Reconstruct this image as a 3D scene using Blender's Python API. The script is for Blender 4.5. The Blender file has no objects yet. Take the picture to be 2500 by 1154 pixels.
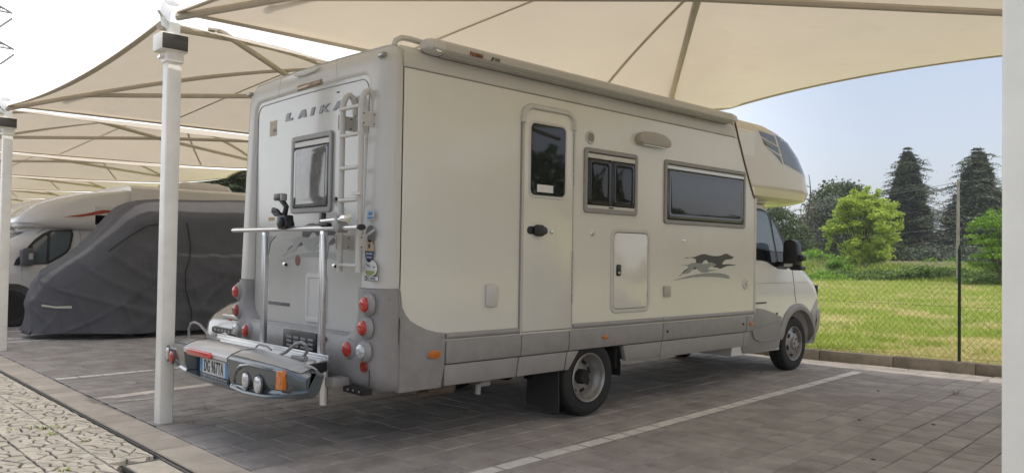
import bpy, bmesh, math, random
from mathutils import Vector, Matrix, noise
random.seed(7)
R_ = math.radians
SC = bpy.context.scene
COL = SC.collection

# ---------------------------------------------------------------- camera
CAM = Vector((4.768057, -3.395602, 1.48))
RIGHT = Vector((0.6908248407569921, 0.7228548287182941, 0.015554291746083849))
DOWN = Vector((-0.005631724245301566, 0.026891920711246062, -0.9996224828816552))
FWD = Vector((-0.72300022342673, 0.6904764450718835, 0.022648525907722344))
FOC = 1925.7
cam = bpy.data.cameras.new('camera')
cam.sensor_width = 36.0
cam.lens = 36.0 * FOC / 2500.0
cam.clip_start = 0.05
cam.clip_end = 3000
camo = bpy.data.objects.new('camera', cam)
COL.objects.link(camo)
camo.matrix_world = Matrix(((RIGHT.x, -DOWN.x, -FWD.x, CAM.x), (RIGHT.y, -DOWN.y, -FWD.y, CAM.y),
                            (RIGHT.z, -DOWN.z, -FWD.z, CAM.z), (0, 0, 0, 1)))
SC.camera = camo

# ---------------------------------------------------------------- sun, sky, exposure
SUN_TO = Vector((0.42, 0.02, 1.0)).normalized()
sun = bpy.data.lights.new('sun', 'SUN')
sun.energy = 2.3
sun.angle = R_(0.6)
sun.color = (1.0, 0.95, 0.87)
suno = bpy.data.objects.new('sun', sun)
COL.objects.link(suno)
suno.rotation_euler = SUN_TO.to_track_quat('Z', 'Y').to_euler()
suno.location = (10, 0, 30)
W = bpy.data.worlds.new('World')
SC.world = W
W.use_nodes = True
nt = W.node_tree
nt.nodes.clear()
out = nt.nodes.new('ShaderNodeOutputWorld')
bg = nt.nodes.new('ShaderNodeBackground')
bg.inputs['Strength'].default_value = 0.1
sky = nt.nodes.new('ShaderNodeTexSky')
sky.sky_type = 'NISHITA'
sky.sun_disc = False
sky.sun_elevation = math.asin(SUN_TO.z)
sky.sun_rotation = math.atan2(SUN_TO.x, SUN_TO.y)
sky.air_density = 1.0
sky.dust_density = 4.0
sky.ozone_density = 1.0
tc = nt.nodes.new('ShaderNodeTexCoord')
sep = nt.nodes.new('ShaderNodeSeparateXYZ')
nt.links.new(tc.outputs['Generated'], sep.inputs[0])
# thin bright haze sheet that thickens towards the west (-X) and the horizon
mr = nt.nodes.new('ShaderNodeMapRange')
mr.interpolation_type = 'SMOOTHSTEP'
mr.inputs['From Min'].default_value = -0.35
mr.inputs['From Max'].default_value = -0.93
mr.inputs['To Min'].default_value = 0.0
mr.inputs['To Max'].default_value = 1.0
nt.links.new(sep.outputs['X'], mr.inputs['Value'])
hz = nt.nodes.new('ShaderNodeMapRange')
hz.inputs['From Min'].default_value = 0.0
hz.inputs['From Max'].default_value = 0.35
hz.inputs['To Min'].default_value = 1.2
hz.inputs['To Max'].default_value = 0.85
nt.links.new(sep.outputs['Z'], hz.inputs['Value'])
mx = nt.nodes.new('ShaderNodeMix')
mx.data_type = 'RGBA'
mx.inputs['A'].default_value = (3.3, 3.45, 3.95, 1)
mx.inputs['B'].default_value = (17.0, 17.0, 17.0, 1)
nt.links.new(mr.outputs[0], mx.inputs['Factor'])
vm = nt.nodes.new('ShaderNodeVectorMath')
vm.operation = 'SCALE'
nt.links.new(mx.outputs['Result'], vm.inputs[0])
nt.links.new(hz.outputs[0], vm.inputs['Scale'])
add = nt.nodes.new('ShaderNodeVectorMath')
add.operation = 'ADD'
nt.links.new(vm.outputs[0], add.inputs[0])
nt.links.new(sky.outputs[0], add.inputs[1])
nt.links.new(add.outputs[0], bg.inputs['Color'])
nt.links.new(bg.outputs[0], out.inputs[0])
SC.view_settings.view_transform = 'Standard'
SC.view_settings.look = 'None'
SC.view_settings.gamma = 1.0
SC.view_settings.use_curve_mapping = False
SC.view_settings.exposure = 0.15
SC.cycles.max_bounces = 8
SC.cycles.transparent_max_bounces = 8
try:
    SC.cycles.use_denoising = True
except Exception:
    pass

# ---------------------------------------------------------------- helpers
def ray(px, py):
    return RIGHT * (px - 1250.0) + DOWN * (py - 577.0) + FWD * FOC
def side(x, px, py):          # point of a plane x = const, returned as (y, z)
    d = ray(px, py); t = (x - CAM.x) / d.x
    return (CAM.y + d.y * t, CAM.z + d.z * t)
def rear(y, px, py):          # point of a plane y = const, returned as (x, z)
    d = ray(px, py); t = (y - CAM.y) / d.y
    return (CAM.x + d.x * t, CAM.z + d.z * t)
def bearing(px, dist):        # ground position at a distance along the line of sight
    d = ray(px, 577.0); v = Vector((d.x, d.y)).normalized() * dist
    return (CAM.x + v.x, CAM.y + v.y)
def seen(x, y, z=0.0, m=60):
    v = Vector((x, y, z)) - CAM; d = v.dot(FWD)
    if d < 0.3: return False
    px = 1250 + FOC * v.dot(RIGHT) / d; py = 577 + FOC * v.dot(DOWN) / d
    return -m < px < 2500 + m and -m < py < 1154 + m

MATS = {}
def mat(name, col, rough=0.5, metal=0.0, var=0.0, vscale=6.0, bump=0.0, bscale=80.0, spec=0.5, coat=0.0,
        emit=None, translucent=0.0, ior=None, alpha=None, trans=0.0, col2=None, streak=None, obj_rand=0.0, rvar=0.0, stain=None):
    if name in MATS: return MATS[name]
    m = bpy.data.materials.new(name); m.use_nodes = True
    n = m.node_tree; b = n.nodes['Principled BSDF']; L = n.links
    b.inputs['Base Color'].default_value = (*col, 1)
    b.inputs['Roughness'].default_value = rough
    b.inputs['Metallic'].default_value = metal
    b.inputs['Specular IOR Level'].default_value = spec
    b.inputs['Coat Weight'].default_value = coat
    b.inputs['Coat Roughness'].default_value = 0.08
    if ior: b.inputs['IOR'].default_value = ior
    if trans: b.inputs['Transmission Weight'].default_value = trans
    if emit: 
        b.inputs['Emission Color'].default_value = (*emit[0], 1); b.inputs['Emission Strength'].default_value = emit[1]
    t = n.nodes.new('ShaderNodeTexCoord'); geo = n.nodes.new('ShaderNodeNewGeometry')
    cur = None
    if var or col2:
        nz = n.nodes.new('ShaderNodeTexNoise'); nz.inputs['Scale'].default_value = vscale
        nz.inputs['Detail'].default_value = 6; nz.inputs['Roughness'].default_value = 0.6
        if streak:
            mp = n.nodes.new('ShaderNodeMapping'); mp.inputs['Scale'].default_value = streak
            L.new(geo.outputs['Position'], mp.inputs['Vector']); L.new(mp.outputs[0], nz.inputs['Vector'])
        else:
            L.new(geo.outputs['Position'], nz.inputs['Vector'])
        cr = n.nodes.new('ShaderNodeMapRange'); cr.inputs['From Min'].default_value = 0.3; cr.inputs['From Max'].default_value = 0.7
        L.new(nz.outputs['Fac'], cr.inputs['Value'])
        mm = n.nodes.new('ShaderNodeMix'); mm.data_type = 'RGBA'
        c2 = col2 if col2 else tuple(c * (1 - var) for c in col)
        c1 = col if col2 else tuple(min(1, c * (1 + var * 0.5)) for c in col)
        mm.inputs['A'].default_value = (*c1, 1); mm.inputs['B'].default_value = (*c2, 1)
        L.new(cr.outputs[0], mm.inputs['Factor'])
        cur = mm.outputs['Result']
        if rvar:
            rr = n.nodes.new('ShaderNodeMapRange'); rr.inputs['To Min'].default_value = rough; rr.inputs['To Max'].default_value = rough + rvar
            L.new(nz.outputs['Fac'], rr.inputs['Value']); L.new(rr.outputs[0], b.inputs['Roughness'])
    if obj_rand:
        oi = n.nodes.new('ShaderNodeObjectInfo')
        hs = n.nodes.new('ShaderNodeHueSaturation')
        r1 = n.nodes.new('ShaderNodeMapRange'); r1.inputs['To Min'].default_value = 1 - obj_rand; r1.inputs['To Max'].default_value = 1 + obj_rand
        wn = n.nodes.new('ShaderNodeTexWhiteNoise'); wn.noise_dimensions = '1D'
        ri = n.nodes.new('ShaderNodeMath'); ri.operation = 'ADD'
        L.new(oi.outputs['Random'], ri.inputs[0]); L.new(geo.outputs['Random Per Island'], ri.inputs[1])
        L.new(ri.outputs[0], wn.inputs['W']); L.new(wn.outputs['Value'], r1.inputs['Value'])
        L.new(r1.outputs[0], hs.inputs['Value'])
        if cur: L.new(cur, hs.inputs['Color'])
        else: hs.inputs['Color'].default_value = (*col, 1)
        cur = hs.outputs['Color']
    if stain and cur:          # stain: list of (noise scale, threshold, softness, darkening)
        for sc_, th, sf, dk in stain:
            n2 = n.nodes.new('ShaderNodeTexNoise'); n2.inputs['Scale'].default_value = sc_; n2.inputs['Detail'].default_value = 5; n2.inputs['Roughness'].default_value = .62; L.new(geo.outputs['Position'], n2.inputs['Vector'])
            m2 = n.nodes.new('ShaderNodeMapRange'); m2.inputs['From Min'].default_value = th; m2.inputs['From Max'].default_value = th + sf; m2.inputs['To Min'].default_value = 1; m2.inputs['To Max'].default_value = dk; L.new(n2.outputs['Fac'], m2.inputs['Value'])
            v2 = n.nodes.new('ShaderNodeVectorMath'); v2.operation = 'SCALE'; L.new(cur, v2.inputs[0]); L.new(m2.outputs[0], v2.inputs['Scale']); cur = v2.outputs[0]
    if cur: L.new(cur, b.inputs['Base Color'])
    if bump:
        nb = n.nodes.new('ShaderNodeTexNoise'); nb.inputs['Scale'].default_value = bscale; nb.inputs['Detail'].default_value = 5
        L.new(geo.outputs['Position'], nb.inputs['Vector'])
        bp = n.nodes.new('ShaderNodeBump'); bp.inputs['Strength'].default_value = bump; bp.inputs['Distance'].default_value = 0.01
        L.new(nb.outputs['Fac'], bp.inputs['Height']); L.new(bp.outputs[0], b.inputs['Normal'])
    if translucent:
        tr = n.nodes.new('ShaderNodeBsdfTranslucent')
        if cur: L.new(cur, tr.inputs['Color'])
        else: tr.inputs['Color'].default_value = (*col, 1)
        ms = n.nodes.new('ShaderNodeMixShader'); ms.inputs[0].default_value = translucent
        o = n.nodes['Material Output']
        L.new(b.outputs[0], ms.inputs[1]); L.new(tr.outputs[0], ms.inputs[2]); L.new(ms.outputs[0], o.inputs['Surface'])
    MATS[name] = m
    return m

ORG = {}
def origin(parent):
    return ORG.get(parent.name, Vector((0, 0, 0))) if parent else Vector((0, 0, 0))
def tag(o, label=None, cat=None, group=None, kind=None):
    if label: o['label'] = label
    if cat: o['category'] = cat
    if group: o['group'] = group
    if kind: o['kind'] = kind
    return o
def thing(name, label, cat, loc=(0, 0, 0), group=None, kind=None, rz=0):
    o = bpy.data.objects.new(name, None); COL.objects.link(o)
    o.location = loc; o.rotation_euler = (0, 0, rz); ORG[o.name] = Vector(loc)
    o.empty_display_size = 0.3
    return tag(o, label, cat, group, kind)
def link(name, data, parent=None, world=True):
    o = bpy.data.objects.new(name, data); COL.objects.link(o)
    ORG[o.name] = origin(parent) if world else Vector((0, 0, 0))
    if parent: o.parent = parent
    return o
def mesh(name, vs, fs, m, parent=None, smooth=False, bevel=0, seg=2, angle=40, mats=None, fm=None):
    """link a mesh; vertices come in world coordinates"""
    og = origin(parent)
    me = bpy.data.meshes.new(name)
    me.from_pydata([tuple(Vector(v) - og) for v in vs], [], fs)
    if m: me.materials.append(m)
    if mats:
        for q in mats: me.materials.append(q)
    if fm:
        for p, k in zip(me.polygons, fm): p.material_index = k
    me.validate(); me.update()
    o = link(name, me, parent)
    bm = bmesh.new(); bm.from_mesh(me)
    bmesh.ops.recalc_face_normals(bm, faces=bm.faces)
    if bevel:
        es = [e for e in bm.edges if len(e.link_faces) == 2 and e.calc_face_angle(0) > R_(35)]
        bmesh.ops.bevel(bm, geom=es, offset=bevel, segments=seg, affect='EDGES', profile=0.5, clamp_overlap=True)
    bm.to_mesh(me); bm.free()
    if smooth or bevel:
        for p in me.polygons: p.use_smooth = True
        me.set_sharp_from_angle(angle=R_(angle))
    return o
def box(name, a, b, m, parent=None, bevel=0.0, seg=2):
    x0, y0, z0 = a; x1, y1, z1 = b
    vs = [(x0, y0, z0), (x1, y0, z0), (x1, y1, z0), (x0, y1, z0), (x0, y0, z1), (x1, y0, z1), (x1, y1, z1), (x0, y1, z1)]
    fs = [(0, 3, 2, 1), (4, 5, 6, 7), (0, 1, 5, 4), (1, 2, 6, 5), (2, 3, 7, 6), (3, 0, 4, 7)]
    return mesh(name, vs, fs, m, parent, bevel=bevel, seg=seg)
class MB:
    def __init__(s): s.v = []; s.f = []
    def add(s, vs, fs):
        n = len(s.v); s.v += [tuple(v) for v in vs]; s.f += [tuple(i + n for i in f) for f in fs]
    def box(s, a, b):
        x0, y0, z0 = a; x1, y1, z1 = b
        s.add([(x0, y0, z0), (x1, y0, z0), (x1, y1, z0), (x0, y1, z0), (x0, y0, z1), (x1, y0, z1), (x1, y1, z1), (x0, y1, z1)],
              [(0, 3, 2, 1), (4, 5, 6, 7), (0, 1, 5, 4), (1, 2, 6, 5), (2, 3, 7, 6), (3, 0, 4, 7)])
    def tube(s, pts, r, n=8, cap=True, r2=None):
        pts = [Vector(p) for p in pts]; k0 = len(s.v); L = len(pts)
        up = Vector((0, 0, 1)); prev = None
        for i, p in enumerate(pts):
            t = (pts[min(i + 1, L - 1)] - pts[max(i - 1, 0)]).normalized()
            a = prev if prev else (up if abs(t.z) < 0.9 else Vector((1, 0, 0)))
            a = (a - t * a.dot(t)).normalized(); prev = a; b = t.cross(a)
            rr = r + ((r2 - r) * i / max(1, L - 1) if r2 is not None else 0)
            for j in range(n):
                q = 2 * math.pi * j / n
                s.v.append(tuple(p + a * math.cos(q) * rr + b * math.sin(q) * rr))
        for i in range(L - 1):
            for j in range(n):
                a = k0 + i * n + j; b = k0 + i * n + (j + 1) % n
                s.f.append((a, b, b + n, a + n))
        if cap:
            s.f.append(tuple(k0 + j for j in range(n))[::-1]); s.f.append(tuple(k0 + (L - 1) * n + j for j in range(n)))
    def build(s, name, m, parent=None, **k): return mesh(name, s.v, s.f, m, parent, **k)
def tube(name, pts, r, m, parent=None, n=10, **k):
    b = MB(); b.tube(pts, r, n, **k); return b.build(name, m, parent, smooth=True)
def arcpts(c, r, a0, a1, n, f):   # f(u, v) -> 3D
    return [f(c[0] + r * math.cos(a0 + (a1 - a0) * i / n), c[1] + r * math.sin(a0 + (a1 - a0) * i / n)) for i in range(n + 1)]
def rrect(x0, z0, x1, z1, r, n=5):
    r = max(1e-4, min(r, (x1 - x0) / 2 - 1e-4, (z1 - z0) / 2 - 1e-4)); P = []
    for cx, cz, a in ((x1 - r, z1 - r, 0), (x0 + r, z1 - r, 90), (x0 + r, z0 + r, 180), (x1 - r, z0 + r, 270)):
        for i in range(n + 1):
            q = R_(a + 90 * i / n); P.append((cx + r * math.cos(q), cz + r * math.sin(q)))
    return P
def XP(x): return lambda p, d: (x + d, p[0], p[1])      # 2D (y,z) -> plane facing +X, d outward
def YP(y): return lambda p, d: (p[0], y - d, p[1])      # 2D (x,z) -> plane facing -Y, d outward
def ZP(z): return lambda p, d: (p[0], p[1], z + d)
def prism(name, pts, F, d0, d1, m, parent=None, bevel=0.0, seg=2, smooth=False):
    n = len(pts)
    vs = [F(p, d0) for p in pts] + [F(p, d1) for p in pts]
    fs = [tuple(range(n)), tuple(range(2 * n - 1, n - 1, -1))] + [(i, i + n, (i + 1) % n + n, (i + 1) % n) for i in range(n)]
    return mesh(name, vs, fs, m, parent, bevel=bevel, seg=seg, smooth=smooth)
def rings(name, loops, m, parent=None, cap0=False, cap1=True, smooth=True, angle=40, closed=True):
    n = len(loops[0]); vs = [v for l in loops for v in l]; fs = []
    for k in range(len(loops) - 1):
        for i in range(n if closed else n - 1):
            a = k * n + i; b = k * n + (i + 1) % n; fs.append((a, b, b + n, a + n))
    if cap0: fs.append(tuple(range(n))[::-1])
    if cap1: fs.append(tuple(range((len(loops) - 1) * n, len(loops) * n)))
    return mesh(name, vs, fs, m, parent, smooth=smooth, angle=angle)
def pane_ring(name, o, i, F, d, m, parent, bevel=0.006):
    """flat frame between two rounded rectangles given as (a0,b0,a1,b1,r)"""
    lo = rrect(*o); li = rrect(*i); h = bevel
    lo2 = rrect(o[0] + h, o[1] + h, o[2] - h, o[3] - h, max(o[4] - h, .002)); li2 = rrect(i[0] - h, i[1] - h, i[2] + h, i[3] + h, i[4] + h)
    return rings(name, [[F(p, -0.004) for p in lo], [F(p, d - h) for p in lo], [F(p, d) for p in lo2], [F(p, d) for p in li2], [F(p, d - h) for p in li], [F(p, -0.004) for p in li]],
                 m, parent, cap1=False)
def lathe(name, prof, c, axis, m, parent=None, n=32, smooth=True, angle=35, caps=True):
    """prof: (radius, offset along axis); axis 'x' or 'y' or 'z'"""
    loops = []
    for r, h in prof:
        L = []
        for j in range(n):
            q = 2 * math.pi * j / n; u = r * math.cos(q); v = r * math.sin(q)
            L.append((c[0] + h, c[1] + u, c[2] + v) if axis == 'x' else (c[0] + u, c[1] - h, c[2] + v) if axis == 'y' else (c[0] + u, c[1] + v, c[2] + h))
        loops.append(L)
    return rings(name, loops, m, parent, cap0=caps and prof[0][0] > 1e-4, cap1=caps and prof[-1][0] > 1e-4, smooth=smooth, angle=angle)
def text(name, s, size, loc, facing, m, parent=None, shear=0.0, sx=1.0, ext=0.001, spacing=1.0, align='LEFT', off=0.0):
    c = bpy.data.curves.new(name, 'FONT'); c.body = s; c.size = size; c.shear = shear; c.extrude = ext
    c.space_character = spacing; c.align_x = align; c.offset = off; c.resolution_u = 3
    c.materials.append(m)
    o = link(name, c, parent)
    o.location = Vector(loc) - origin(parent)
    o.rotation_euler = {'x': (R_(90), 0, R_(90)), 'y': (R_(90), 0, 0), '-x': (R_(90), 0, R_(-90))}[facing]
    o.scale = (sx, 1, 1)
    return o
def copy_tree(o, parent=None):
    c = o.copy(); COL.objects.link(c)
    if parent: c.parent = parent
    for ch in list(o.children): copy_tree(ch, c)
    return c

# ---------------------------------------------------------------- materials
M_white = mat('white_gelcoat', (0.76, 0.745, 0.66), 0.12, var=0.03, vscale=1.3, coat=0.5, streak=(1, 1, 0.35), rvar=0.1, bump=0.12, bscale=1.3, stain=[(0.9, .56, .2, .955), (14, .66, .1, .96)])
M_white2 = mat('white_moulding', (0.61, 0.595, 0.545), 0.35, var=0.05, vscale=3)
M_grey = mat('grey_plastic', (0.305, 0.29, 0.275), 0.42, var=0.12, vscale=9, bump=0.06, bscale=300)
M_grey2 = mat('light_grey_plastic', (0.32, 0.305, 0.29), 0.45, var=0.1, vscale=5)
M_frame = mat('grey_window_frame', (0.29, 0.283, 0.265), 0.45, var=0.06, vscale=10)
M_dark = mat('dark_rubber', (0.022, 0.021, 0.02), 0.6)
M_black = mat('black_plastic', (0.015, 0.015, 0.016), 0.35, var=0.2, vscale=30)
M_under = mat('underbody', (0.02, 0.018, 0.016), 0.85, var=0.3, vscale=20)
M_tyre = mat('tyre_rubber', (0.022, 0.021, 0.02), 0.75, var=0.3, vscale=14, bump=0.2, bscale=150)
M_rim = mat('steel_rim', (0.36, 0.35, 0.33), 0.4, metal=0.55, var=0.2, vscale=12)
M_alu = mat('aluminium', (0.72, 0.72, 0.72), 0.28, metal=0.9, var=0.08, vscale=18, streak=(1, 1, 8))
M_chrome = mat('bright_metal', (0.75, 0.75, 0.74), 0.2, metal=1.0)
M_glass = mat('smoked_acrylic', (0.014, 0.013, 0.013), 0.05, spec=0.5, ior=1.5, bump=0.05, bscale=5)
M_glass2 = mat('tinted_glass', (0.014, 0.016, 0.018), 0.03, spec=0.5, ior=1.55)
M_red = mat('red_lens', (0.5, 0.035, 0.02), 0.12, coat=0.5, var=0.25, vscale=60)
M_dred = mat('dark_red_lens', (0.3, 0.03, 0.02), 0.15, coat=0.5, var=0.3, vscale=60)
M_orange = mat('orange_lens', (0.62, 0.17, 0.02), 0.15, coat=0.5, var=0.25, vscale=60)
M_amber = mat('amber_lens', (0.28, 0.15, 0.045), 0.2, coat=0.4, var=0.3, vscale=40)
M_clear = mat('clear_lens', (0.62, 0.63, 0.62), 0.1, metal=0.3, coat=0.6, var=0.45, vscale=70)
M_seam = mat('seam_sealant', (0.1, 0.09, 0.07), 0.6)
M_ltseam = mat('pale_seam', (0.3, 0.28, 0.25), 0.6)
M_logo_d = mat('logo_charcoal', (0.055, 0.05, 0.048), 0.4)
M_logo_l = mat('logo_silver', (0.3, 0.305, 0.3), 0.35, metal=0.2)
M_post = mat('painted_post', (0.86, 0.84, 0.75), 0.4, var=0.1, vscale=4, bump=0.03, bscale=60)
M_pipe = mat('canopy_pipe', (0.52, 0.47, 0.38), 0.45, var=0.08, vscale=6)
M_memb = mat('canopy_membrane', (0.69, 0.605, 0.47), 0.6, var=0.05, vscale=0.6, stain=[(1.6, .58, .16, .93), (9, .66, .1, .95)], translucent=0.37, bump=0.25, bscale=1.6)
M_ribbon = mat('white_rain_strip', (0.97, 0.97, 0.96), 0.5, translucent=0.9, bump=0.08, bscale=5)
M_hem = mat('membrane_hem', (0.5, 0.45, 0.36), 0.6, translucent=0.15)
# ================================================================ GROUND
M_joint = mat('joint_sand', (0.06, 0.054, 0.045), 0.95, var=0.4, vscale=30)
M_paver = mat('paver_concrete', (0.41, 0.376, 0.34), 0.85, col2=(0.265, 0.24, 0.216), vscale=3.4, obj_rand=0.11, bump=0.4, bscale=160, stain=[(.42, .53, .18, .72), (2.6, .60, .08, .84), (11, .66, .05, .8)])
M_band = mat('sun_toned_edge_paver', (0.27, 0.243, 0.21), 0.85, col2=(0.2, 0.18, 0.155), vscale=3, obj_rand=0.12, bump=0.4, bscale=160, stain=[(2.1, .58, .1, .84), (13, .66, .05, .8)])  # same concrete as the bay pavers, darkened to offset the direct sun
M_cobble = mat('lane_stone', (0.385, 0.352, 0.295), 0.85, col2=(0.28, 0.256, 0.214), vscale=9, obj_rand=0.13, bump=0.5, bscale=90)
M_paint = mat('worn_white_paint', (0.8, 0.785, 0.72), 0.7, col2=(0.6, 0.58, 0.52), vscale=14, bump=0.2, bscale=120)
M_soil = mat('soil', (0.13, 0.105, 0.07), 0.95, var=0.4, vscale=1.5)
M_lane = mat('lane_distance', (0.29, 0.264, 0.222), 0.9, col2=(0.22, 0.2, 0.165), vscale=14, bump=0.4, bscale=30)

def sheet(name, x0, y0, x1, y1, z, m, nx=1, ny=1):
    vs = [(x0 + (x1 - x0) * i / nx, y0 + (y1 - y0) * j / ny, z) for j in range(ny + 1) for i in range(nx + 1)]
    fs = [(j * (nx + 1) + i, j * (nx + 1) + i + 1, (j + 1) * (nx + 1) + i + 1, (j + 1) * (nx + 1) + i) for j in range(ny) for i in range(nx)]
    return tag(mesh(name, vs, fs, m), kind='structure')
sheet('ground', -700, -700, 700, 900, -0.12, M_soil)
sheet('parking_bed', -45, -1.27, 18, 8.3, -0.045, M_joint)
lane = sheet('lane', -60, -14, 40, -1.27, -0.04, M_joint)
# the part of the lane too far off or out of frame to tell its stones apart
def lane_sheet(name, x0, x1, y0, y1):
    return sheet(name, x0, y0, x1, y1, -0.012, M_lane)
lane_sheet('lane_surface', -60, -8.6, -14, -1.29)
lane_sheet('lane_surface', -8.6, 40, -14, -3.2)
lane_sheet('lane_surface', 0.2, 40, -3.2, -1.29)
tag(sheet('parking_surface', 5.2, -1.25, 60, 8.2, -0.012, mat('paving_distance', (.4, .36, .32), .9, col2=(.3, .27, .24), vscale=6)), kind='structure')
lane_sheet('parking_surface', -45, -20, -1.25, 6)
parking = bpy.data.objects.new('parking_pavement', None); COL.objects.link(parking); tag(parking, kind='structure')

AX = Vector((-0.055, 1.0, 0)).normalized()      # the bays run this way
AC = Vector((AX.y, -AX.x, 0))
def gp(u, v): return (AC.x * u + AX.x * v, AC.y * u + AX.y * v)
CW = 0.25; G = 0.008
LINES = [0.767, -5.233, -9.483, -11.233, -14.233]
def slab(L, wd, h=0.05, ch=0.008):
    a, b = wd / 2 - G / 2, L / 2 - G / 2
    o = [(-a, -b), (a, -b), (a, b), (-a, b)]
    vs = [(x, y, -h) for x, y in o] + [(x, y, -ch) for x, y in o] + [(x - math.copysign(ch, x), y - math.copysign(ch, y), 0) for x, y in o]
    fs = [(0, 1, 5, 4), (1, 2, 6, 5), (2, 3, 7, 6), (3, 0, 4, 7), (4, 5, 9, 8), (5, 6, 10, 9), (6, 7, 11, 10), (7, 4, 8, 11), (8, 9, 10, 11)]
    return vs, fs
LEN = (0.20, 0.25, 0.33, 0.40)
slab_me = {}
for L in LEN + (0.30,):
    me = bpy.data.meshes.new('paver'); vs, fs = slab(L, CW if L != 0.30 else 0.295); me.from_pydata(vs, [], fs); me.materials.append(M_paver)
    slab_me[L] = me
slab_me[0.30].materials.clear(); slab_me[0.30].materials.append(M_band)
rot = math.atan2(AX.y, AX.x) - math.pi / 2
cells = []
for ci in range(int(-36 / CW), int(8 / CW)):
    u = 0.767 + ci * CW; v = (-0.951 - AC.y * u) / AX.y; random.seed(ci + 50)
    while v < 9:
        L = random.choice(LEN); vc = v + L / 2; x, y = gp(u, vc); v += L
        if y - L / 2 > 7.99 + 0.131 * (x - 0.5) or not seen(x, y, 0, 420): continue
        cells.append(((Vector((x, y, 0)) - CAM).length, x, y, u, vc, L))
cells.sort()
far = MB(); paint = []
for n, (d, x, y, u, vc, L) in enumerate(cells):
    z = random.uniform(-0.0018, 0.0018); tx, ty = random.gauss(0, .003), random.gauss(0, .003)
    if n < 290:
        o = bpy.data.objects.new('paver', slab_me[L]); COL.objects.link(o); o.parent = parking
        o.location = (x, y, z); o.rotation_euler = (tx, ty, rot)
    else:
        vs, fs = slab(L, CW)
        vs = vs[4:]; fs = [tuple(i - 4 for i in f) for f in fs[4:]]
        far.add([(x + AC.x * a + AX.x * b, y + AC.y * a + AX.y * b, c + z + tx * b - ty * a) for a, b, c in vs], fs)
    for lu in LINES:                       # painted bay lines, cut at the joints
        a = max(u - CW / 2 + .007, lu - 0.06); b = min(u + CW / 2 - .007, lu + 0.06)
        if b - a > .004:
            q = []
            for s, w in ((a, -1), (b, -1), (b, 1), (a, 1)):
                vv = vc + w * (L / 2 - .008); p = gp(s, vv); q.append((p[0], p[1], z + tx * (vv - vc) - ty * (s - u) + 0.0022))
            if q[2][1] < 7.35: paint.append(q)
o = far.build('paver', M_paver, parking); tag(o, kind='stuff')
pb = MB()
for q in paint: pb.add(q, [(0, 1, 2, 3)])
tag(pb.build('bay_marking', M_paint, parking), kind='stuff')
# soldier course beside the drain
band = bpy.data.objects.new('edge_course', None); COL.objects.link(band); tag(band, kind='structure')
x = -9.2
while x < 1.5:
    if seen(x, -1.1, 0, 120):
        o = bpy.data.objects.new('paver', slab_me[0.30]); COL.objects.link(o); o.parent = band
        o.location = (x, -1.105, random.uniform(-.002, .001)); o.rotation_euler = (random.gauss(0, .003), random.gauss(0, .003), math.pi / 2 + .001)
        o.rotation_euler[2] = math.pi / 2
    x += 0.30
ff = MB()
x = -26.0
while x < -9.3:
    ff.box((x, -1.25, -.05), (x + .295, -.96, 0)); x += .3
tag(ff.build('paver', M_band, band), kind='stuff')
# slot drain
M_drain = mat('drain_steel', (0.3, 0.3, 0.3), 0.35, metal=0.8, var=0.3, vscale=30)
dr = tag(thing('slot_drain', 'narrow steel slot drain between lane stones and edge pavers', 'drain', (-3, -1.275, 0)), None)
box('drain_rail', (-26, -1.268, -.06), (1.6, -1.262, .003), M_drain, dr)
box('drain_rail', (-26, -1.288, -.06), (1.6, -1.282, .003), M_drain, dr)
# inspection cover
ic = thing('drain_cover', 'recessed paver-topped drain cover beside the slot drain', 'drain cover', (-.55, -1.42, 0))
box('frame', (-.98, -1.56, -.03), (-.05, -1.548, .004), M_drain, ic); box('frame', (-.98, -1.305, -.03), (-.05, -1.293, .004), M_drain, ic)
box('frame', (-.98, -1.548, -.03), (-.968, -1.305, .004), M_drain, ic); box('infill_slab', (-.96, -1.54, -.03), (-.06, -1.312, -.001), M_cobble, ic)

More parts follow.
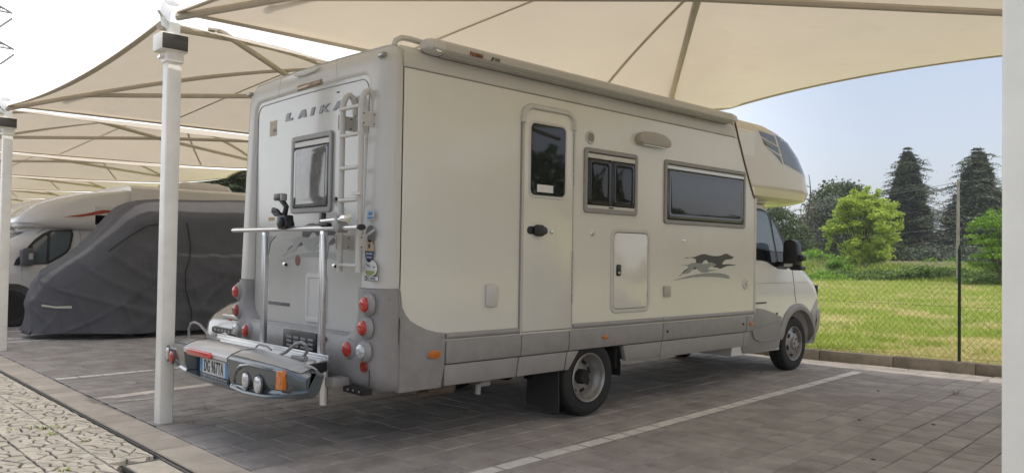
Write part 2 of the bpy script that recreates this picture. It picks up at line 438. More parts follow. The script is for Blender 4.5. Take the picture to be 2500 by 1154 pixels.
# ---- lane stones: irregular cells inside rows 0.36 m deep
lane_root = bpy.data.objects.new('lane_pavement', None); COL.objects.link(lane_root); tag(lane_root, kind='structure')
ys = [-1.30, -1.62, -1.98, -2.34, -2.70, -3.06, -3.42]
sts = []
for b in range(len(ys) - 1):
    y1, y0 = ys[b], ys[b + 1]
    pts = []
    nr = 5; dy = (y1 - y0) / nr; dx = 0.125
    for r in range(nr):
        xx = -8.8 + random.random() * dx
        while xx < .4:
            pts.append((xx + random.uniform(-.04, .04), y0 + (r + .5) * dy + random.uniform(-.022, .022))); xx += dx * random.uniform(.7, 1.35)
    for i, (px, py) in enumerate(pts):
        if not seen(px, py, 0, 520): continue
        if px > -1.05 and py > -1.6: continue
        poly = [(px - .35, y0), (px + .35, y0), (px + .35, y1), (px - .35, y1)]
        for j, (qx, qy) in enumerate(pts):
            if i == j or abs(qx - px) > .45: continue
            mx_, my = (px + qx) / 2, (py + qy) / 2; nx, ny = qx - px, qy - py; al = (nx * .69 + ny * .72) * (1 - 1 / 2.2); nx -= al * .69; ny -= al * .72; new = []
            for k in range(len(poly)):
                A, B = poly[k], poly[(k + 1) % len(poly)]
                da = (A[0] - mx_) * nx + (A[1] - my) * ny; db = (B[0] - mx_) * nx + (B[1] - my) * ny
                if da <= 0: new.append(A)
                if da * db < 0:
                    t = da / (da - db); new.append((A[0] + (B[0] - A[0]) * t, A[1] + (B[1] - A[1]) * t))
            poly = new
            if len(poly) < 3: break
        if len(poly) < 3: continue
        P = []
        for k in range(len(poly)):
            A, B = Vector((*poly[k], 0)), Vector((*poly[(k + 1) % len(poly)], 0)); l = (B - A).length; m = max(1, int(l / .055))
            for s in range(m): P.append(A + (B - A) * s / m)
        c = sum(P, Vector()) / len(P); Q = []
        for p in P:
            w = Vector((noise.noise(p * 12), noise.noise(p * 12 + Vector((5, 3, 1))), 0)) * .03
            if p.y > y1 - .004 or p.y < y0 + .004: w.y = 0
            p = p + w; d = (p - c); l = d.length
            Q.append(c + d * max(.3, (l - .007 - .006 * random.random()) / l))
        area = abs(sum(Q[k].x * Q[(k + 1) % len(Q)].y - Q[k].y * Q[(k + 1) % len(Q)].x for k in range(len(Q)))) / 2
        if area < .0004: continue
        sts.append(((c - CAM).length, c, Q))
sts.sort(key=lambda s: s[0])
rest = MB()
for n, (d, c, Q) in enumerate(sts):
    z = random.uniform(-.004, .003); tx, ty = random.gauss(0, .015), random.gauss(0, .015); k = len(Q)
    def lift(p): return tx * (p.x - c.x) + ty * (p.y - c.y) + z
    vs = [(p.x, p.y, -.035) for p in Q] + [(p.x, p.y, lift(p) - .005) for p in Q] + [tuple(c + (p - c) * .9 + Vector((0, 0, lift(p)))) for p in Q]
    fs = [(i, (i + 1) % k, (i + 1) % k + k, i + k) for i in range(k)] + [(i + k, (i + 1) % k + k, (i + 1) % k + 2 * k, i + 2 * k) for i in range(k)] + [tuple(range(2 * k, 3 * k))]
    if n < 295: mesh('cobble', vs, fs, M_cobble, lane_root)
    else: rest.add(vs, fs)
if rest.v: tag(rest.build('cobble', M_cobble, lane_root), kind='stuff')

# ---- kerb of concrete blocks, skewed to the bays like the fence above it
M_kerb = mat('kerb_concrete', (0.27, 0.235, 0.185), 0.9, col2=(0.15, 0.13, 0.1), vscale=5, bump=0.6, bscale=60, obj_rand=0.1)
KA = math.atan(0.13); KD = Vector((math.cos(KA), math.sin(KA), 0)); KN = Vector((-KD.y, KD.x, 0)); K0 = Vector((0.5, 8.02, 0))
kr = bpy.data.objects.new('kerb', None); COL.objects.link(kr); tag(kr, kind='structure')
def kp(s, t, z): q = K0 + KD * s + KN * t; return (q.x, q.y, z)
for i in range(-22, 9):
    s0, s1 = i + .004, i + .996; dz = random.uniform(-.004, .006)
    vs = [kp(s, t, z) for z in (-.1, .15 + dz) for s, t in ((s0, 0), (s1, 0), (s1, .12), (s0, .12))]
    mesh('kerb_stone', vs, [(0, 3, 2, 1), (4, 5, 6, 7), (0, 1, 5, 4), (1, 2, 6, 5), (2, 3, 7, 6), (3, 0, 4, 7)], M_kerb, kr, bevel=.006)

# ---- meadow, bank and plateau beyond the kerb
def smooth(a, b, t): t = min(1, max(0, (t - a) / (b - a))); return t * t * (3 - 2 * t)
def bankline(x): return 48.0 + .45 * (x + 15) if x > -40 else 40.0
def terr(x, y):
    kb = K0.y + .131 * (x - K0.x) + .12
    b = y - bankline(x)
    z = .11 + .03 * noise.noise(Vector((x * .5, y * .5, 0))) * smooth(0, 2, y - kb)
    if b > -1:
        top = .92 + .16 * noise.noise(Vector((x * .12, y * .12, 3)))
        z += (top + .22 * noise.noise(Vector((x * .6, y * .6, 7)))) * smooth(-.6, 4.5, b)
    return z
def terrain(name, xs, ysf, m):
    vs = []; nx = len(xs); ny = len(ysf(0))
    for j in range(ny):
        for x in xs:
            y = ysf(x)[j]; vs.append((x, y, terr(x, y)))
    fs = [(j * nx + i, j * nx + i + 1, (j + 1) * nx + i + 1, (j + 1) * nx + i) for j in range(ny - 1) for i in range(nx - 1)]
    return tag(mesh(name, vs, fs, m, smooth=True, angle=180), kind='structure')
def field_mat(name, cols, scale):
    m = bpy.data.materials.new(name); m.use_nodes = True; n = m.node_tree; b = n.nodes['Principled BSDF']; L = n.links
    g = n.nodes.new('ShaderNodeNewGeometry'); a = n.nodes.new('ShaderNodeTexNoise'); a.inputs['Scale'].default_value = scale; a.inputs['Detail'].default_value = 8; a.inputs['Roughness'].default_value = .7
    r = n.nodes.new('ShaderNodeValToRGB'); L.new(g.outputs['Position'], a.inputs['Vector']); L.new(a.outputs['Fac'], r.inputs[0])
    r.color_ramp.elements[0].position = .36; r.color_ramp.elements[0].color = (*cols[0], 1); r.color_ramp.elements[1].position = .66; r.color_ramp.elements[1].color = (*cols[-1], 1)
    for i, c in enumerate(cols[1:-1]): e = r.color_ramp.elements.new(.36 + .3 * (i + 1) / (len(cols) - 1)); e.color = (*c, 1)
    L.new(r.outputs[0], b.inputs['Base Color']); b.inputs['Roughness'].default_value = .9
    c = n.nodes.new('ShaderNodeTexNoise'); c.inputs['Scale'].default_value = scale * 22; c.inputs['Detail'].default_value = 4; L.new(g.outputs['Position'], c.inputs['Vector'])
    bp = n.nodes.new('ShaderNodeBump'); bp.inputs['Strength'].default_value = .8; bp.inputs['Distance'].default_value = .06; L.new(c.outputs['Fac'], bp.inputs['Height']); L.new(bp.outputs[0], b.inputs['Normal'])
    return m
M_field = field_mat('mown_meadow', [(.2, .3, .05), (.33, .36, .09), (.46, .41, .16), (.5, .41, .2)], .55)
M_bank = field_mat('overgrown_bank', [(.09, .14, .035), (.15, .2, .05), (.22, .24, .08), (.28, .27, .11)], .5)
xs = [-90 + 2.0 * i for i in range(86)]
terrain('meadow', xs, lambda x: [K0.y + .131 * (x - K0.x) + .11 + (bankline(x) - 1.2 - 8 - .131 * (x - .5)) * (j / 40) ** 1.6 for j in range(41)], M_field)
xs2 = [-90 + .8 * i for i in range(200)]
terrain('bank', xs2, lambda x: [bankline(x) - 1.2 + .45 * j for j in range(18)] + [bankline(x) + 8 + 3.0 * 1.35 ** j for j in range(15)], M_bank)

# blades of grass
def blades(name, pos, hmin, hmax, m, wd=.012, lean=.6):
    vs, fs = [], []
    for x, y, z, s in pos:
        h = random.uniform(hmin, hmax) * s; a = random.uniform(0, 6.283); w = wd * random.uniform(.6, 1.4) * s
        dx, dy = math.cos(a) * w, math.sin(a) * w; lx, ly = random.gauss(0, lean * h), random.gauss(0, lean * h); k = len(vs)
        vs += [(x - dx, y - dy, z), (x + dx, y + dy, z), (x + lx, y + ly, z + h)]; fs.append((k, k + 1, k + 2))
    return tag(mesh(name, vs, fs, m), kind='stuff')
M_blade = mat('grass_green', (.3, .43, .06), .6, col2=(.4, .46, .1), vscale=3, translucent=.35, obj_rand=.25)
M_straw = mat('grass_straw', (.6, .53, .25), .7, col2=(.5, .46, .19), vscale=3, translucent=.3, obj_rand=.25)
M_oat = mat('wild_oat', (.5, .46, .28), .7, translucent=.3, obj_rand=.2)
pg, ps = [], []
for _ in range(150000):
    t = random.random(); d = 11.0 + 44 * t ** 1.7; px = random.uniform(1880, 2600); x, y = bearing(px, d)
    kb = K0.y + .131 * (x - K0.x) + .14
    if y < kb or y > bankline(x): continue
    v = noise.noise(Vector((x * .5, y * .5, 1))) + .6 * noise.noise(Vector((x * 1.7, y * 1.7, 4)))
    s = 1.0 + d * .03
    (pg if v + random.gauss(0, .2) > 0.12 else ps).append((x, y, terr(x, y) - .01, s))
blades('meadow_grass', pg, .04, .11, M_blade, .007, .7)
blades('mown_straw', ps, .02, .06, M_straw, .006, 1.6)
pk = []
for _ in range(2600):
    s = random.uniform(-8, 4); t = .13 + abs(random.gauss(0, .08)); q = kp(s, t, .1); pk.append((q[0], q[1], .1, 1))
blades('kerb_grass', pk, .03, .12, M_straw, .005, .7)
pt, po = [], []
for _ in range(60000):
    px = random.uniform(1880, 2600); x, y = bearing(px, random.uniform(48, 84)); b = y - bankline(x)
    if b < -.5: continue
    z = terr(x, y); n_ = noise.noise(Vector((x * .4, y * .4, 9)))
    if b > 3.5 and random.random() < .5: po.append((x, y, z, 1))
    elif b < 9: pt.append((x, y, z, 1 + n_))
blades('bank_grass', pt, .1, .34, M_blade, .04, .4)
blades('wild_oats', po, .15, .42, M_oat, .03, .25)
# ================================================================ FENCE
M_fence = mat('green_coated_steel', (.012, .028, .018), .4)
M_wire = mat('green_wire', (.07, .08, .045), .5)
fn = thing('chain_link_fence', 'green chain link fence with slim posts on the kerb before the meadow', 'fence', kp(0, .06, .15))
wb = MB(); H0, H1 = .16, 1.52; S0, S1 = -22, 8.5
pitch = .082
def wire(s0, z0, s1, z1, r):
    a = Vector(kp(s0, .06, z0)); b = Vector(kp(s1, .06, z1)); t = (b - a).normalized(); u = KN; w = t.cross(u); k = len(wb.v)
    for p in (a, b):
        for q in (0, 2.09, 4.19): wb.v.append(tuple(p + u * math.cos(q) * r + w * math.sin(q) * r))
    for j in range(3): wb.f.append((k + j, k + (j + 1) % 3, k + 3 + (j + 1) % 3, k + 3 + j))
s = S0
while s < S1:
    w = 1.25 * (1 if True else 0)
    wire(s, H0, s + w, H1, .0014); wire(s, H1, s + w, H0, .0014); s += pitch
tag(wb.build('wire_mesh', M_wire, fn), kind='stuff')
for z in (.2, .88, 1.5):
    tube('tension_wire', [kp(S0, .055, z), kp((S0 + S1) / 2, .055, z - .01), kp(S1, .055, z)], .0022, M_wire, fn, n=5)
for s in [.8 + 2.27 * i for i in range(-9, 4)]:
    a = kp(s, .06, 0); p = MB(); p.tube([(a[0], a[1], .1), (a[0], a[1], 1.60)], .021, 10); p.tube([(a[0], a[1], 1.60), (a[0], a[1], 1.635)], .023, 10); p.tube([(a[0], a[1], 1.635), (a[0], a[1], 1.70)], .02, 10, r2=.006)
    p.build('post', M_fence, fn, smooth=True)

# ================================================================ CANOPIES
PX = [4.12 + 6.25 * i for i in (1, 0, -1, -2, -3, -4, -5)]      # post lines, from right to left
PX = [10.4, 4.184, -2.18, -8.42, -14.65, -20.9, -27.1, -33.35, -39.6]  # rightmost bay lies out of view, added to shade the paving
Y0, Y1 = -0.93, 7.8  # far edge stretched beyond its measured line to keep the ground shaded
CY = 2.6
def edge_z(y):
    v = (y - Y0) / (Y1 - Y0); return 3.47 + .40 * v ** 5
def cup(u, v):
    """membrane height and shift for u, v in 0..1"""
    y = Y0 + (Y1 - Y0) * v
    zs = edge_z(y)
    zn = 3.46 - .095 * 4 * u * (1 - u); zf = 3.87 + .13 * 4 * u * (1 - u)
    c = zs + (zn * (1 - v) + zf * v) - (edge_z(Y0) * (1 - v) + edge_z(Y1) * v)
    vc = .41
    vv = (v / vc - 1) if v < vc else (v - vc) / (1 - vc)
    m = max(abs(2 * u - 1), abs(vv)); mm = min(abs(2 * u - 1), abs(vv))
    d = 1 - m ** (1.08 + .62 * (mm / max(m, .01)) ** 1.5)
    return c + .72 * d - .03 * (1 - mm / max(m, .01)) * d
def bay(xl, xr):
    w = xr - xl
    def P(u, v):
        gl = (.24 + .10 * math.sin(math.pi * v) ** .8) if xl < 4 else .12; gr = .07 + (.40 if xr < 4 else 0) * math.sin(math.pi * v) ** .8
        x = xl + gl + (w - gl - gr) * u
        y = Y0 + (Y1 - Y0) * v
        y += (.04 * (1 - v) - .32 * v) * 4 * u * (1 - u)
        return (x, y, cup(u, v))
    return P
tree_lbl = {4.184: 'cream canopy out of view right of the nearest post, added for its shade', -2.18: 'nearest cream canopy, arching over the big motorhome', -8.42: 'cream canopy over the empty bay behind the nearest post',
            -14.65: 'cream canopy above the grey covered vehicle', -20.9: 'cream canopy beyond the covered vehicle, over the white motorhome', -27.1: 'cream canopy low behind the white motorhome roof, third from the left edge', -33.35: 'cream canopy beyond the white motorhomes, next to the farthest', -39.6: 'farthest cream canopy at the end of the parking row'}
for k in range(len(PX) - 1):
    xr, xl = PX[k], PX[k + 1]; P = bay(xl, xr); N = 24; Mv = 32
    root = thing('shade_canopy', tree_lbl[xl], 'canopy', (xl, Y0, 3.4), group='cream fabric canopies over the parking bays')
    us = [i / N for i in range(N + 1)]; vsn = [j / Mv for j in range(Mv + 1)]
    vs = [P(u, v) for v in vsn for u in us]
    fs = [(j * (N + 1) + i, j * (N + 1) + i + 1, (j + 1) * (N + 1) + i + 1, (j + 1) * (N + 1) + i) for j in range(Mv) for i in range(N)]
    mesh('membrane', vs, fs, M_memb, root, smooth=True, angle=16)
    for nm, pts in (('edge_hem', [P(u, 0) for u in us]), ('edge_hem', [P(u, 1) for u in us]), ('edge_hem', [P(0, v) for v in vsn]), ('edge_hem', [P(1, v) for v in vsn])):
        # flat folded hem below the membrane edge
        c = Vector(((xl + xr) / 2, CY, 0)); q = []
        for p in pts:
            p = Vector(p); d = (c - p); d.z = 0; d.normalize(); q += [tuple(p + Vector((0, 0, -.012))), tuple(p + d * .09 + Vector((0, 0, -.016 + .02)))]
        L = len(pts)
        mesh(nm, q, [(2 * i, 2 * i + 1, 2 * i + 3, 2 * i + 2) for i in range(L - 1)], M_hem, root, smooth=True)
    apex = Vector(((xl + xr) / 2, Y0 + (Y1 - Y0) * .41, 4.19))
    for u0, v0 in ((0, 0), (1, 0), (0, 1), (1, 1)):            # arched ribs under the four folds
        pts = []
        for i in range(15):
            if v0 == 1: break
            t = i / 14; u = u0 + (.5 - u0) * t; v = v0 + (.41 - v0) * t; p = P(min(max(u, .006), .994), v); pts.append((p[0], p[1], p[2] - .05))
        if v0 == 1:
            xq = xl + .62 if u0 == 0 else xr - .62; xe = xl + .1 if u0 == 0 else xr - .1; m_ = Vector(P(.5, .41))
            for i in range(9):
                t = i / 8; yy = CY + (5.65 - CY) * t; xx = (xl + xr) / 2 + (xq - (xl + xr) / 2) * t
                uu = (xx - xl) / (xr - xl); vv_ = (yy - Y0) / (Y1 - Y0); zz = cup(uu, vv_) - .05; pts.append((xx, yy, min(zz, 4.12) if t < .8 else zz + (3.74 - zz) * (t - .8) / .2))
            pts += [(xe + (xq - xe) * .5, 6.0, 3.55), (xe, 6.3, 3.42)]
        tube('arched_rib', pts, .032, M_pipe, root, n=8)
    # straight ties between the low ends of the ribs
    for (a, b) in (((0, 0), (1, 1)), ((1, 0), (0, 1))):
        cx, cyy = (xl + xr) / 2, Y0 + (Y1 - Y0) * .41
        x0_ = (xl if a[0] == 0 else xr); A = Vector((x0_ + (.62 if a[0] == 0 else -.62), Y0 + .68, 3.66))
        x1_ = (xl if b[0] == 0 else xr); B = Vector((x1_ + (.55 if b[0] == 0 else -.55), 5.75, 3.70))
        mid = Vector((cx, cyy - .3, 3.69))
        tube('tie_rod', [A, mid, B], .033, M_pipe, root, n=8)
        for q_ in (A, B):
            tube('rib_clamp', [q_ + Vector((0, 0, -.05)), q_ + Vector((0, 0, .03))], .045, M_pipe, root, n=8)
    # welded membrane seam, a thin lap across the near and left slopes
    for (ua, va, ub, vb) in ((.44, .37, .02, .25), (.45, .46, .02, .60)):
        pts = [P(ua + (ub - ua) * i / 12, va + (vb - va) * i / 12) for i in range(13)]
        mb = MB(); q = []
        for i, p in enumerate(pts):
            a = Vector(pts[min(i + 1, 12)]) - Vector(pts[max(i - 1, 0)]); s_ = Vector((-a.y, a.x, 0)).normalized() * .02
            q += [tuple(Vector(p) + s_ - Vector((0, 0, .012))), tuple(Vector(p) - s_ - Vector((0, 0, .012)))]
        mb.add(q, [(2 * i, 2 * i + 1, 2 * i + 3, 2 * i + 2) for i in range(12)]); mb.build('seam', M_hem, root)

post_lbl = {4.184: 'nearest white canopy post, cropped by the right edge of the view', -2.18: 'white canopy post standing behind the rear corner of the motorhome',
            -8.42: 'white canopy post at the left edge of the view', -14.65: 'white canopy post hidden beyond the left edge post', }
for xp in PX[1:3] + PX[3:4]:
    root = thing('canopy_post', post_lbl[xp], 'post', (xp, -.85, 0), group='white posts holding the canopies')
    h = .06
    box('shaft', (xp - h, -.85 - h, -.03), (xp + h, -.85 + h, 3.12), M_post, root, bevel=.012, seg=3)
    box('cap_sleeve', (xp - h - .012, -.85 - h - .012, 3.08), (xp + h + .012, -.85 + h + .012, 3.2), M_post, root, bevel=.006)
    box('head', (xp - .045, -.895, 3.2), (xp + .045, -.805, 3.43), M_post, root, bevel=.006)
    f = box('light_box', (xp - .10, -.985, 3.17), (xp + .10, -.75, 3.32), M_post, root, bevel=.012)
    box('light_face', (xp + .1, -.975, 3.18), (xp + .108, -.76, 3.31), mat('dark_panel', (.05, .045, .038), .4), f, bevel=.003)
    for dz in (0, ):
        tube('bolt', [(xp - .06, -.95, 3.13), (xp - .06, -.925, 3.13)], .014, M_chrome, root, n=6)
        tube('bolt', [(xp - .02, -.955, 3.13), (xp - .02, -.925, 3.13)], .014, M_chrome, root, n=6)
    # gathered membrane corner lashed over the post head
    cl = []
    for i in range(8):
        t = i / 7; c = Vector((xp - .03 + .13 * t, -.90 - .03 * math.sin(t * 3), 3.40 + .17 * t + .03 * math.sin(t * 3))); hw = .035 + .03 * t
        L_ = []
        for j in range(10):
            q = 6.283 * j / 10; rr = hw * (1 + .3 * noise.noise(Vector((j * .9, i * .8, 4)))); L_.append((c.x - .5 * rr * math.sin(q), c.y + rr * math.cos(q), c.z + .55 * rr * math.sin(q)))
        cl.append(L_)
    rings('lashing', cl, M_ribbon, root, cap0=True, cap1=True, angle=50)
    tube('tension_bolt', [(xp, -.9, 3.42), (xp + .05, -1.0, 3.5)], .012, M_chrome, root, n=8)
rib_lbl = {10.4: None, 4.184: 'white rain strip bridging the canopies at the nearest right post', -2.18: 'widest white rain strip running from the nearest left post over the motorhome',
           -8.42: 'white rain strip running in from the post at the left edge', -14.65: 'third white rain strip, above the covered vehicle', -20.9: 'thin white rain strip lowest over the white motorhome', -27.1: 'very thin white rain strip just above the white motorhome roof', -33.35: 'farthest thin white rain strip', }
rib_lbl[4.184] = 'white rain strip bridging the canopies at the nearest right post'
for xp in PX[1:-1]:
    vs = []; NV = 40
    for j in range(NV + 1):
        v = j / NV; y = Y0 + .06 + (Y1 - Y0 - .1) * v; wd = .09 + .15 * smooth(0, .12, v)
        z = edge_z(y) - .02 + .05 * math.sin(math.pi * min(1, v * 1.4)); zz = .012 * math.sin(v * 90) * (1 - smooth(0, .35, v))
        for i, (o_, dz) in enumerate(((-1, 0), (-.5, .022), (0, .045), (.5, .07), (1, .095))):
            vs.append((xp + .13 + o_ * wd, y, z + dz + zz * (1 if i % 2 else -1)))
    fs = [(j * 5 + i, j * 5 + i + 1, j * 5 + i + 6, j * 5 + i + 5) for j in range(NV) for i in range(4)]
    o = mesh('rain_strip', vs, fs, M_ribbon, None, smooth=True, angle=180)
    tag(o, rib_lbl[xp], 'fabric strip', 'white strips between the canopies')

# ================================================================ TREES
M_bark = mat('bark', (.12, .09, .065), .95, var=.4, vscale=4, bump=.5, bscale=15)
M_cedar = mat('cedar_needles', (.085, .105, .06), .8, col2=(.13, .155, .085), vscale=.5, obj_rand=.22, translucent=.15)
M_cedar2 = mat('blue_cedar_needles', (.12, .145, .10), .8, col2=(.16, .185, .12), vscale=.5, obj_rand=.22, translucent=.15)
M_oak = mat('dark_broad_leaves', (.08, .11, .04), .7, col2=(.12, .16, .055), vscale=.5, obj_rand=.22, translucent=.2)
M_maple = mat('fresh_green_leaves', (.52, .61, .11), .6, col2=(.38, .50, .08), vscale=.7, obj_rand=.25, translucent=.5)
M_robin = mat('bright_acacia_leaves', (.26, .44, .05), .6, col2=(.17, .31, .035), vscale=.9, obj_rand=.35, translucent=.4)
M_bush = mat('bramble_leaves', (.13, .21, .045), .7, col2=(.2, .3, .07), vscale=.6, obj_rand=.4, translucent=.25)
def quad_leaf(vs, fs, c, s, nrm=None, asp=1.0):
    a = Vector((random.gauss(0, 1), random.gauss(0, 1), random.gauss(0, 1))).normalized()
    n = nrm if nrm else Vector((random.gauss(0, 1), random.gauss(0, 1), random.gauss(.6, 1))).normalized()
    t = a.cross(n).normalized() * s; b = n.cross(t).normalized() * s * asp; k = len(vs)
    vs += [c - t, c - b * .6, c + t, c + b]; fs.append((k, k + 1, k + 2, k + 3))
def trunk(root, x, y, z, h, r, bend=.1):
    pts = [(x + bend * noise.noise(Vector((x, i * .6, 2))) * h * .15 * (i / 8), y + bend * noise.noise(Vector((y, i * .6, 5))) * h * .15 * (i / 8), z - .2 + (h + .2) * i / 8) for i in range(9)]
    return tube('trunk', pts, r, M_bark, root, n=8, r2=r * .12), pts
def cedar(px, dist, h, r0, m, label, seed, z0=1.3, top=.05):
    random.seed(seed); x, y = bearing(px, dist); root = thing('cedar_tree', label, 'tree', (x, y, z0), group='dark cedars beyond the meadow')
    trunk(root, x, y, z0, h * .97, h * .022)
    vs, fs = [], []; z = h * .08; limbs = MB()
    while z < h * .985:
        f = z / h; r = r0 * (1 - f) ** .72 * (1.0 + .16 * math.sin(z * 2.3 + seed)) + top; nb = int(4 + 6 * (1 - f)); a0 = random.random() * 6.28
        for i in range(nb):
            a = a0 + 6.283 * i / nb + random.gauss(0, .3); R = r * random.uniform(.5, 1.12); rise = random.uniform(.02, .16) * R; d = Vector((math.cos(a), math.sin(a), 0)); sd = Vector((-d.y, d.x, 0))
            base = Vector((x, y, z0 + z)); limbs.tube([base, base + d * R * .5 + Vector((0, 0, rise)), base + d * R * .95 + Vector((0, 0, rise - .12 * R))], .05 + .01 * R, 4, r2=.015)
            for t in ([.95, .7, .45, .25] if R > 1.2 else [.9, .5]):
                pr = (.26 + .19 * R) * random.uniform(.7, 1.25); off = random.gauss(0, .16 * R) * (1 - t * .5)
                pc = base + d * R * t + sd * off + Vector((0, 0, rise * math.sin(t * 2.5) - .14 * R * t * t))
                for _ in range(int((62 if R > 1.2 else 44) * (.5 + pr))):
                    q = Vector((random.gauss(0, .5), random.gauss(0, .5), 0)); c = pc + q * pr + Vector((0, 0, random.gauss(0, .06) - .22 * q.length_squared * pr))
                    quad_leaf(vs, fs, c, random.uniform(.05, .125), Vector((random.gauss(0, .45), random.gauss(0, .45), 1)).normalized(), .6)
        z += h * random.uniform(.034, .05) * (1.05 - .3 * f)
    for _ in range(15000):        # inner mass of the crown
        zz = h * (.04 + .9 * random.random() ** 1.25); f = zz / h; rr = (r0 * (1 - f) ** .8 * .6 * (1 + .2 * noise.noise(Vector((zz * .9, seed, 0))))) * random.random() ** .45; a = random.uniform(0, 6.283)
        rr *= 1 + .25 * noise.noise(Vector((math.cos(a) * 1.5, math.sin(a) * 1.5, zz * .8 + seed)))
        quad_leaf(vs, fs, Vector((x + rr * math.cos(a), y + rr * math.sin(a), z0 + zz)), random.uniform(.14, .3), Vector((random.gauss(0, .6), random.gauss(0, .6), 1)).normalized(), .6)
    tag(limbs.build('limbs', M_bark, root), kind='stuff'); mesh('crown', vs, fs, m, root)
def leafy(name, cat, px, dist, z0, blobs, nleaf, ls, m, label, seed, tr=None, group=None, branches=0, shrink=.75):
    """blobs: (lateral, depth, height, rx, rz) from the tree base"""
    random.seed(seed); x, y = bearing(px, dist); root = thing(name, label, cat, (x, y, z0), group=group)
    d = Vector((x - CAM.x, y - CAM.y, 0)).normalized(); sd = Vector((d.y, -d.x, 0)); base = Vector((x, y, z0))
    if tr: trunk(root, x, y, z0, tr[0], tr[1])
    vs, fs = [], []; tot = sum(b[3] ** 2 * b[4] for b in blobs); br = MB()
    for b in blobs:
        c0 = base + sd * b[0] + d * b[1] + Vector((0, 0, b[2])); n = int(nleaf * b[3] ** 2 * b[4] / tot)
        cl = [Vector((random.gauss(0, 1), random.gauss(0, 1), random.gauss(0, 1))).normalized() * random.uniform(.55, 1.0) for _ in range(max(6, int(26 * b[3] * b[4])))]
        for q in cl[:branches]:
            e = c0 + Vector((q.x * b[3], q.y * b[3], q.z * b[4])) * .9; br.tube([base + Vector((0, 0, .2)), base.lerp(e, .5) + Vector((0, 0, .1)), e], .05, 4, r2=.012)
        for i in range(n):
            q = random.choice(cl); w = Vector((random.gauss(0, 1), random.gauss(0, 1), random.gauss(0, .7))) * .22
            p = q + w; c = c0 + Vector((p.x * b[3], p.y * b[3], p.z * b[4]))
            quad_leaf(vs, fs, c, ls * random.uniform(.6, 1.3), None, random.uniform(.5, .9))
    if branches: tag(br.build('limbs', M_bark, root), kind='stuff')
    mesh('crown', vs, fs, m, root)
    return root
cedar(2215, 92, 12.2, 5.7, M_cedar, 'tall pointed dark cedar right of the bright green tree', 3, 1.3)
cedar(2388, 84, 10.8, 6.2, M_cedar2, 'broad blue-grey cedar behind the concrete pole', 11, 1.3)
random.seed(77)
mb_ = []
for i in range(34):
    t = random.random(); hh = .5 + 4.6 * t; wmax = 2.35 * math.sin(min(1, t * 1.15) * math.pi * .62 + .35) * (1.0 if t < .8 else 1 - (t - .8) * 2.0)
    mb_.append((random.uniform(-1, 1) * wmax * .8, random.uniform(-1, 1) * wmax * .6, hh, random.uniform(.45, .85), random.uniform(.4, .75)))
mb_ += [(-2.1, 0, 1.7, .33, .8), (-2.3, 0, 2.3, .25, .4), (1.9, 0, 2.3, .5, .55), (2.3, 0, 3.0, .3, .5), (0, 0, 5.3, .5, .4), (-.7, 0, 5.0, .4, .5), (0, 0, .5, .9, .6), (.2, 0, 1.2, 1.0, .7)]
leafy('maple_tree', 'tree', 2105, 60, .95, mb_, 34000, .095, M_maple, 'bright yellow-green bushy tree in the middle of the meadow view', 5, (3, .09), branches=1)
leafy('acacia_tree', 'tree', 2440, 50, .7, [(.2, 0, 3.0, 1.0, .7), (-.6, 0, 2.6, .75, .5), (.1, 0, 2.1, 1.1, .5), (-.9, 0, 2.0, .8, .35), (.5, 0, 1.3, 1.3, .5), (-.5, 0, .9, .9, .45), (1.0, 0, 3.3, .9, .6), (1.2, 0, 2.0, 1.0, .8), (.6, 0, .5, 1.2, .5)],
      15000, .07, M_robin, 'bright green acacia with airy tiers of leaves beside the right post', 8, (3, .06), branches=3)
leafy('oak_tree', 'tree', 2052, 88, 1.3, [(0, 0, 6.5, 2.2, 1.6), (-1.0, 0, 5.8, 1.9, 1.5), (1.2, 0, 6.6, 1.4, 1.2), (0, 0, 4.6, 2.8, 2.0), (-1.2, 0, 3.0, 2.4, 2.2), (.6, 0, 2.2, 3.0, 2.0)],
      26000, .17, M_oak, 'dark rounded tree behind the bright green one', 15, (6, .22))
leafy('bluish_tree', 'tree', 2022, 82, 1.3, [(0, 0, 4.6, 1.9, 1.5), (-.3, 0, 2.6, 1.9, 2.0), (1.3, 0, 3.6, 1.6, 1.8), (-.8, 0, 1.0, 1.6, 1.2)],
      16000, .13, M_cedar2, 'grey-green rounded tree left of the bright green one', 16, (4, .15))
leafy('pine_tree', 'tree', 1905, 75, 1.3, [(0, 0, 3.3, 1.4, 1.2), (1.1, 0, 2.8, 1.1, 1.1), (-1, 0, 4.2, 1.6, 1.4), (0, 0, 1.5, 2.2, 1.5), (1.8, 0, 1.2, 1.2, 1.4)],
      15000, .11, M_oak, 'dark pine just behind the motorhome cab', 17, (3, .12))
leafy('hazel_tree', 'tree', 1962, 95, 1.3, [(0, 0, 1.6, 2.4, 1.8), (2.2, 0, 2.2, 1.6, 1.6), (-2.4, 0, 1.4, 1.6, 1.5), (.4, 0, 3.2, 1.2, .8)],
      12000, .15, M_cedar2, 'soft grey-green trees at the foot of the bare tree', 18, (2, .1))
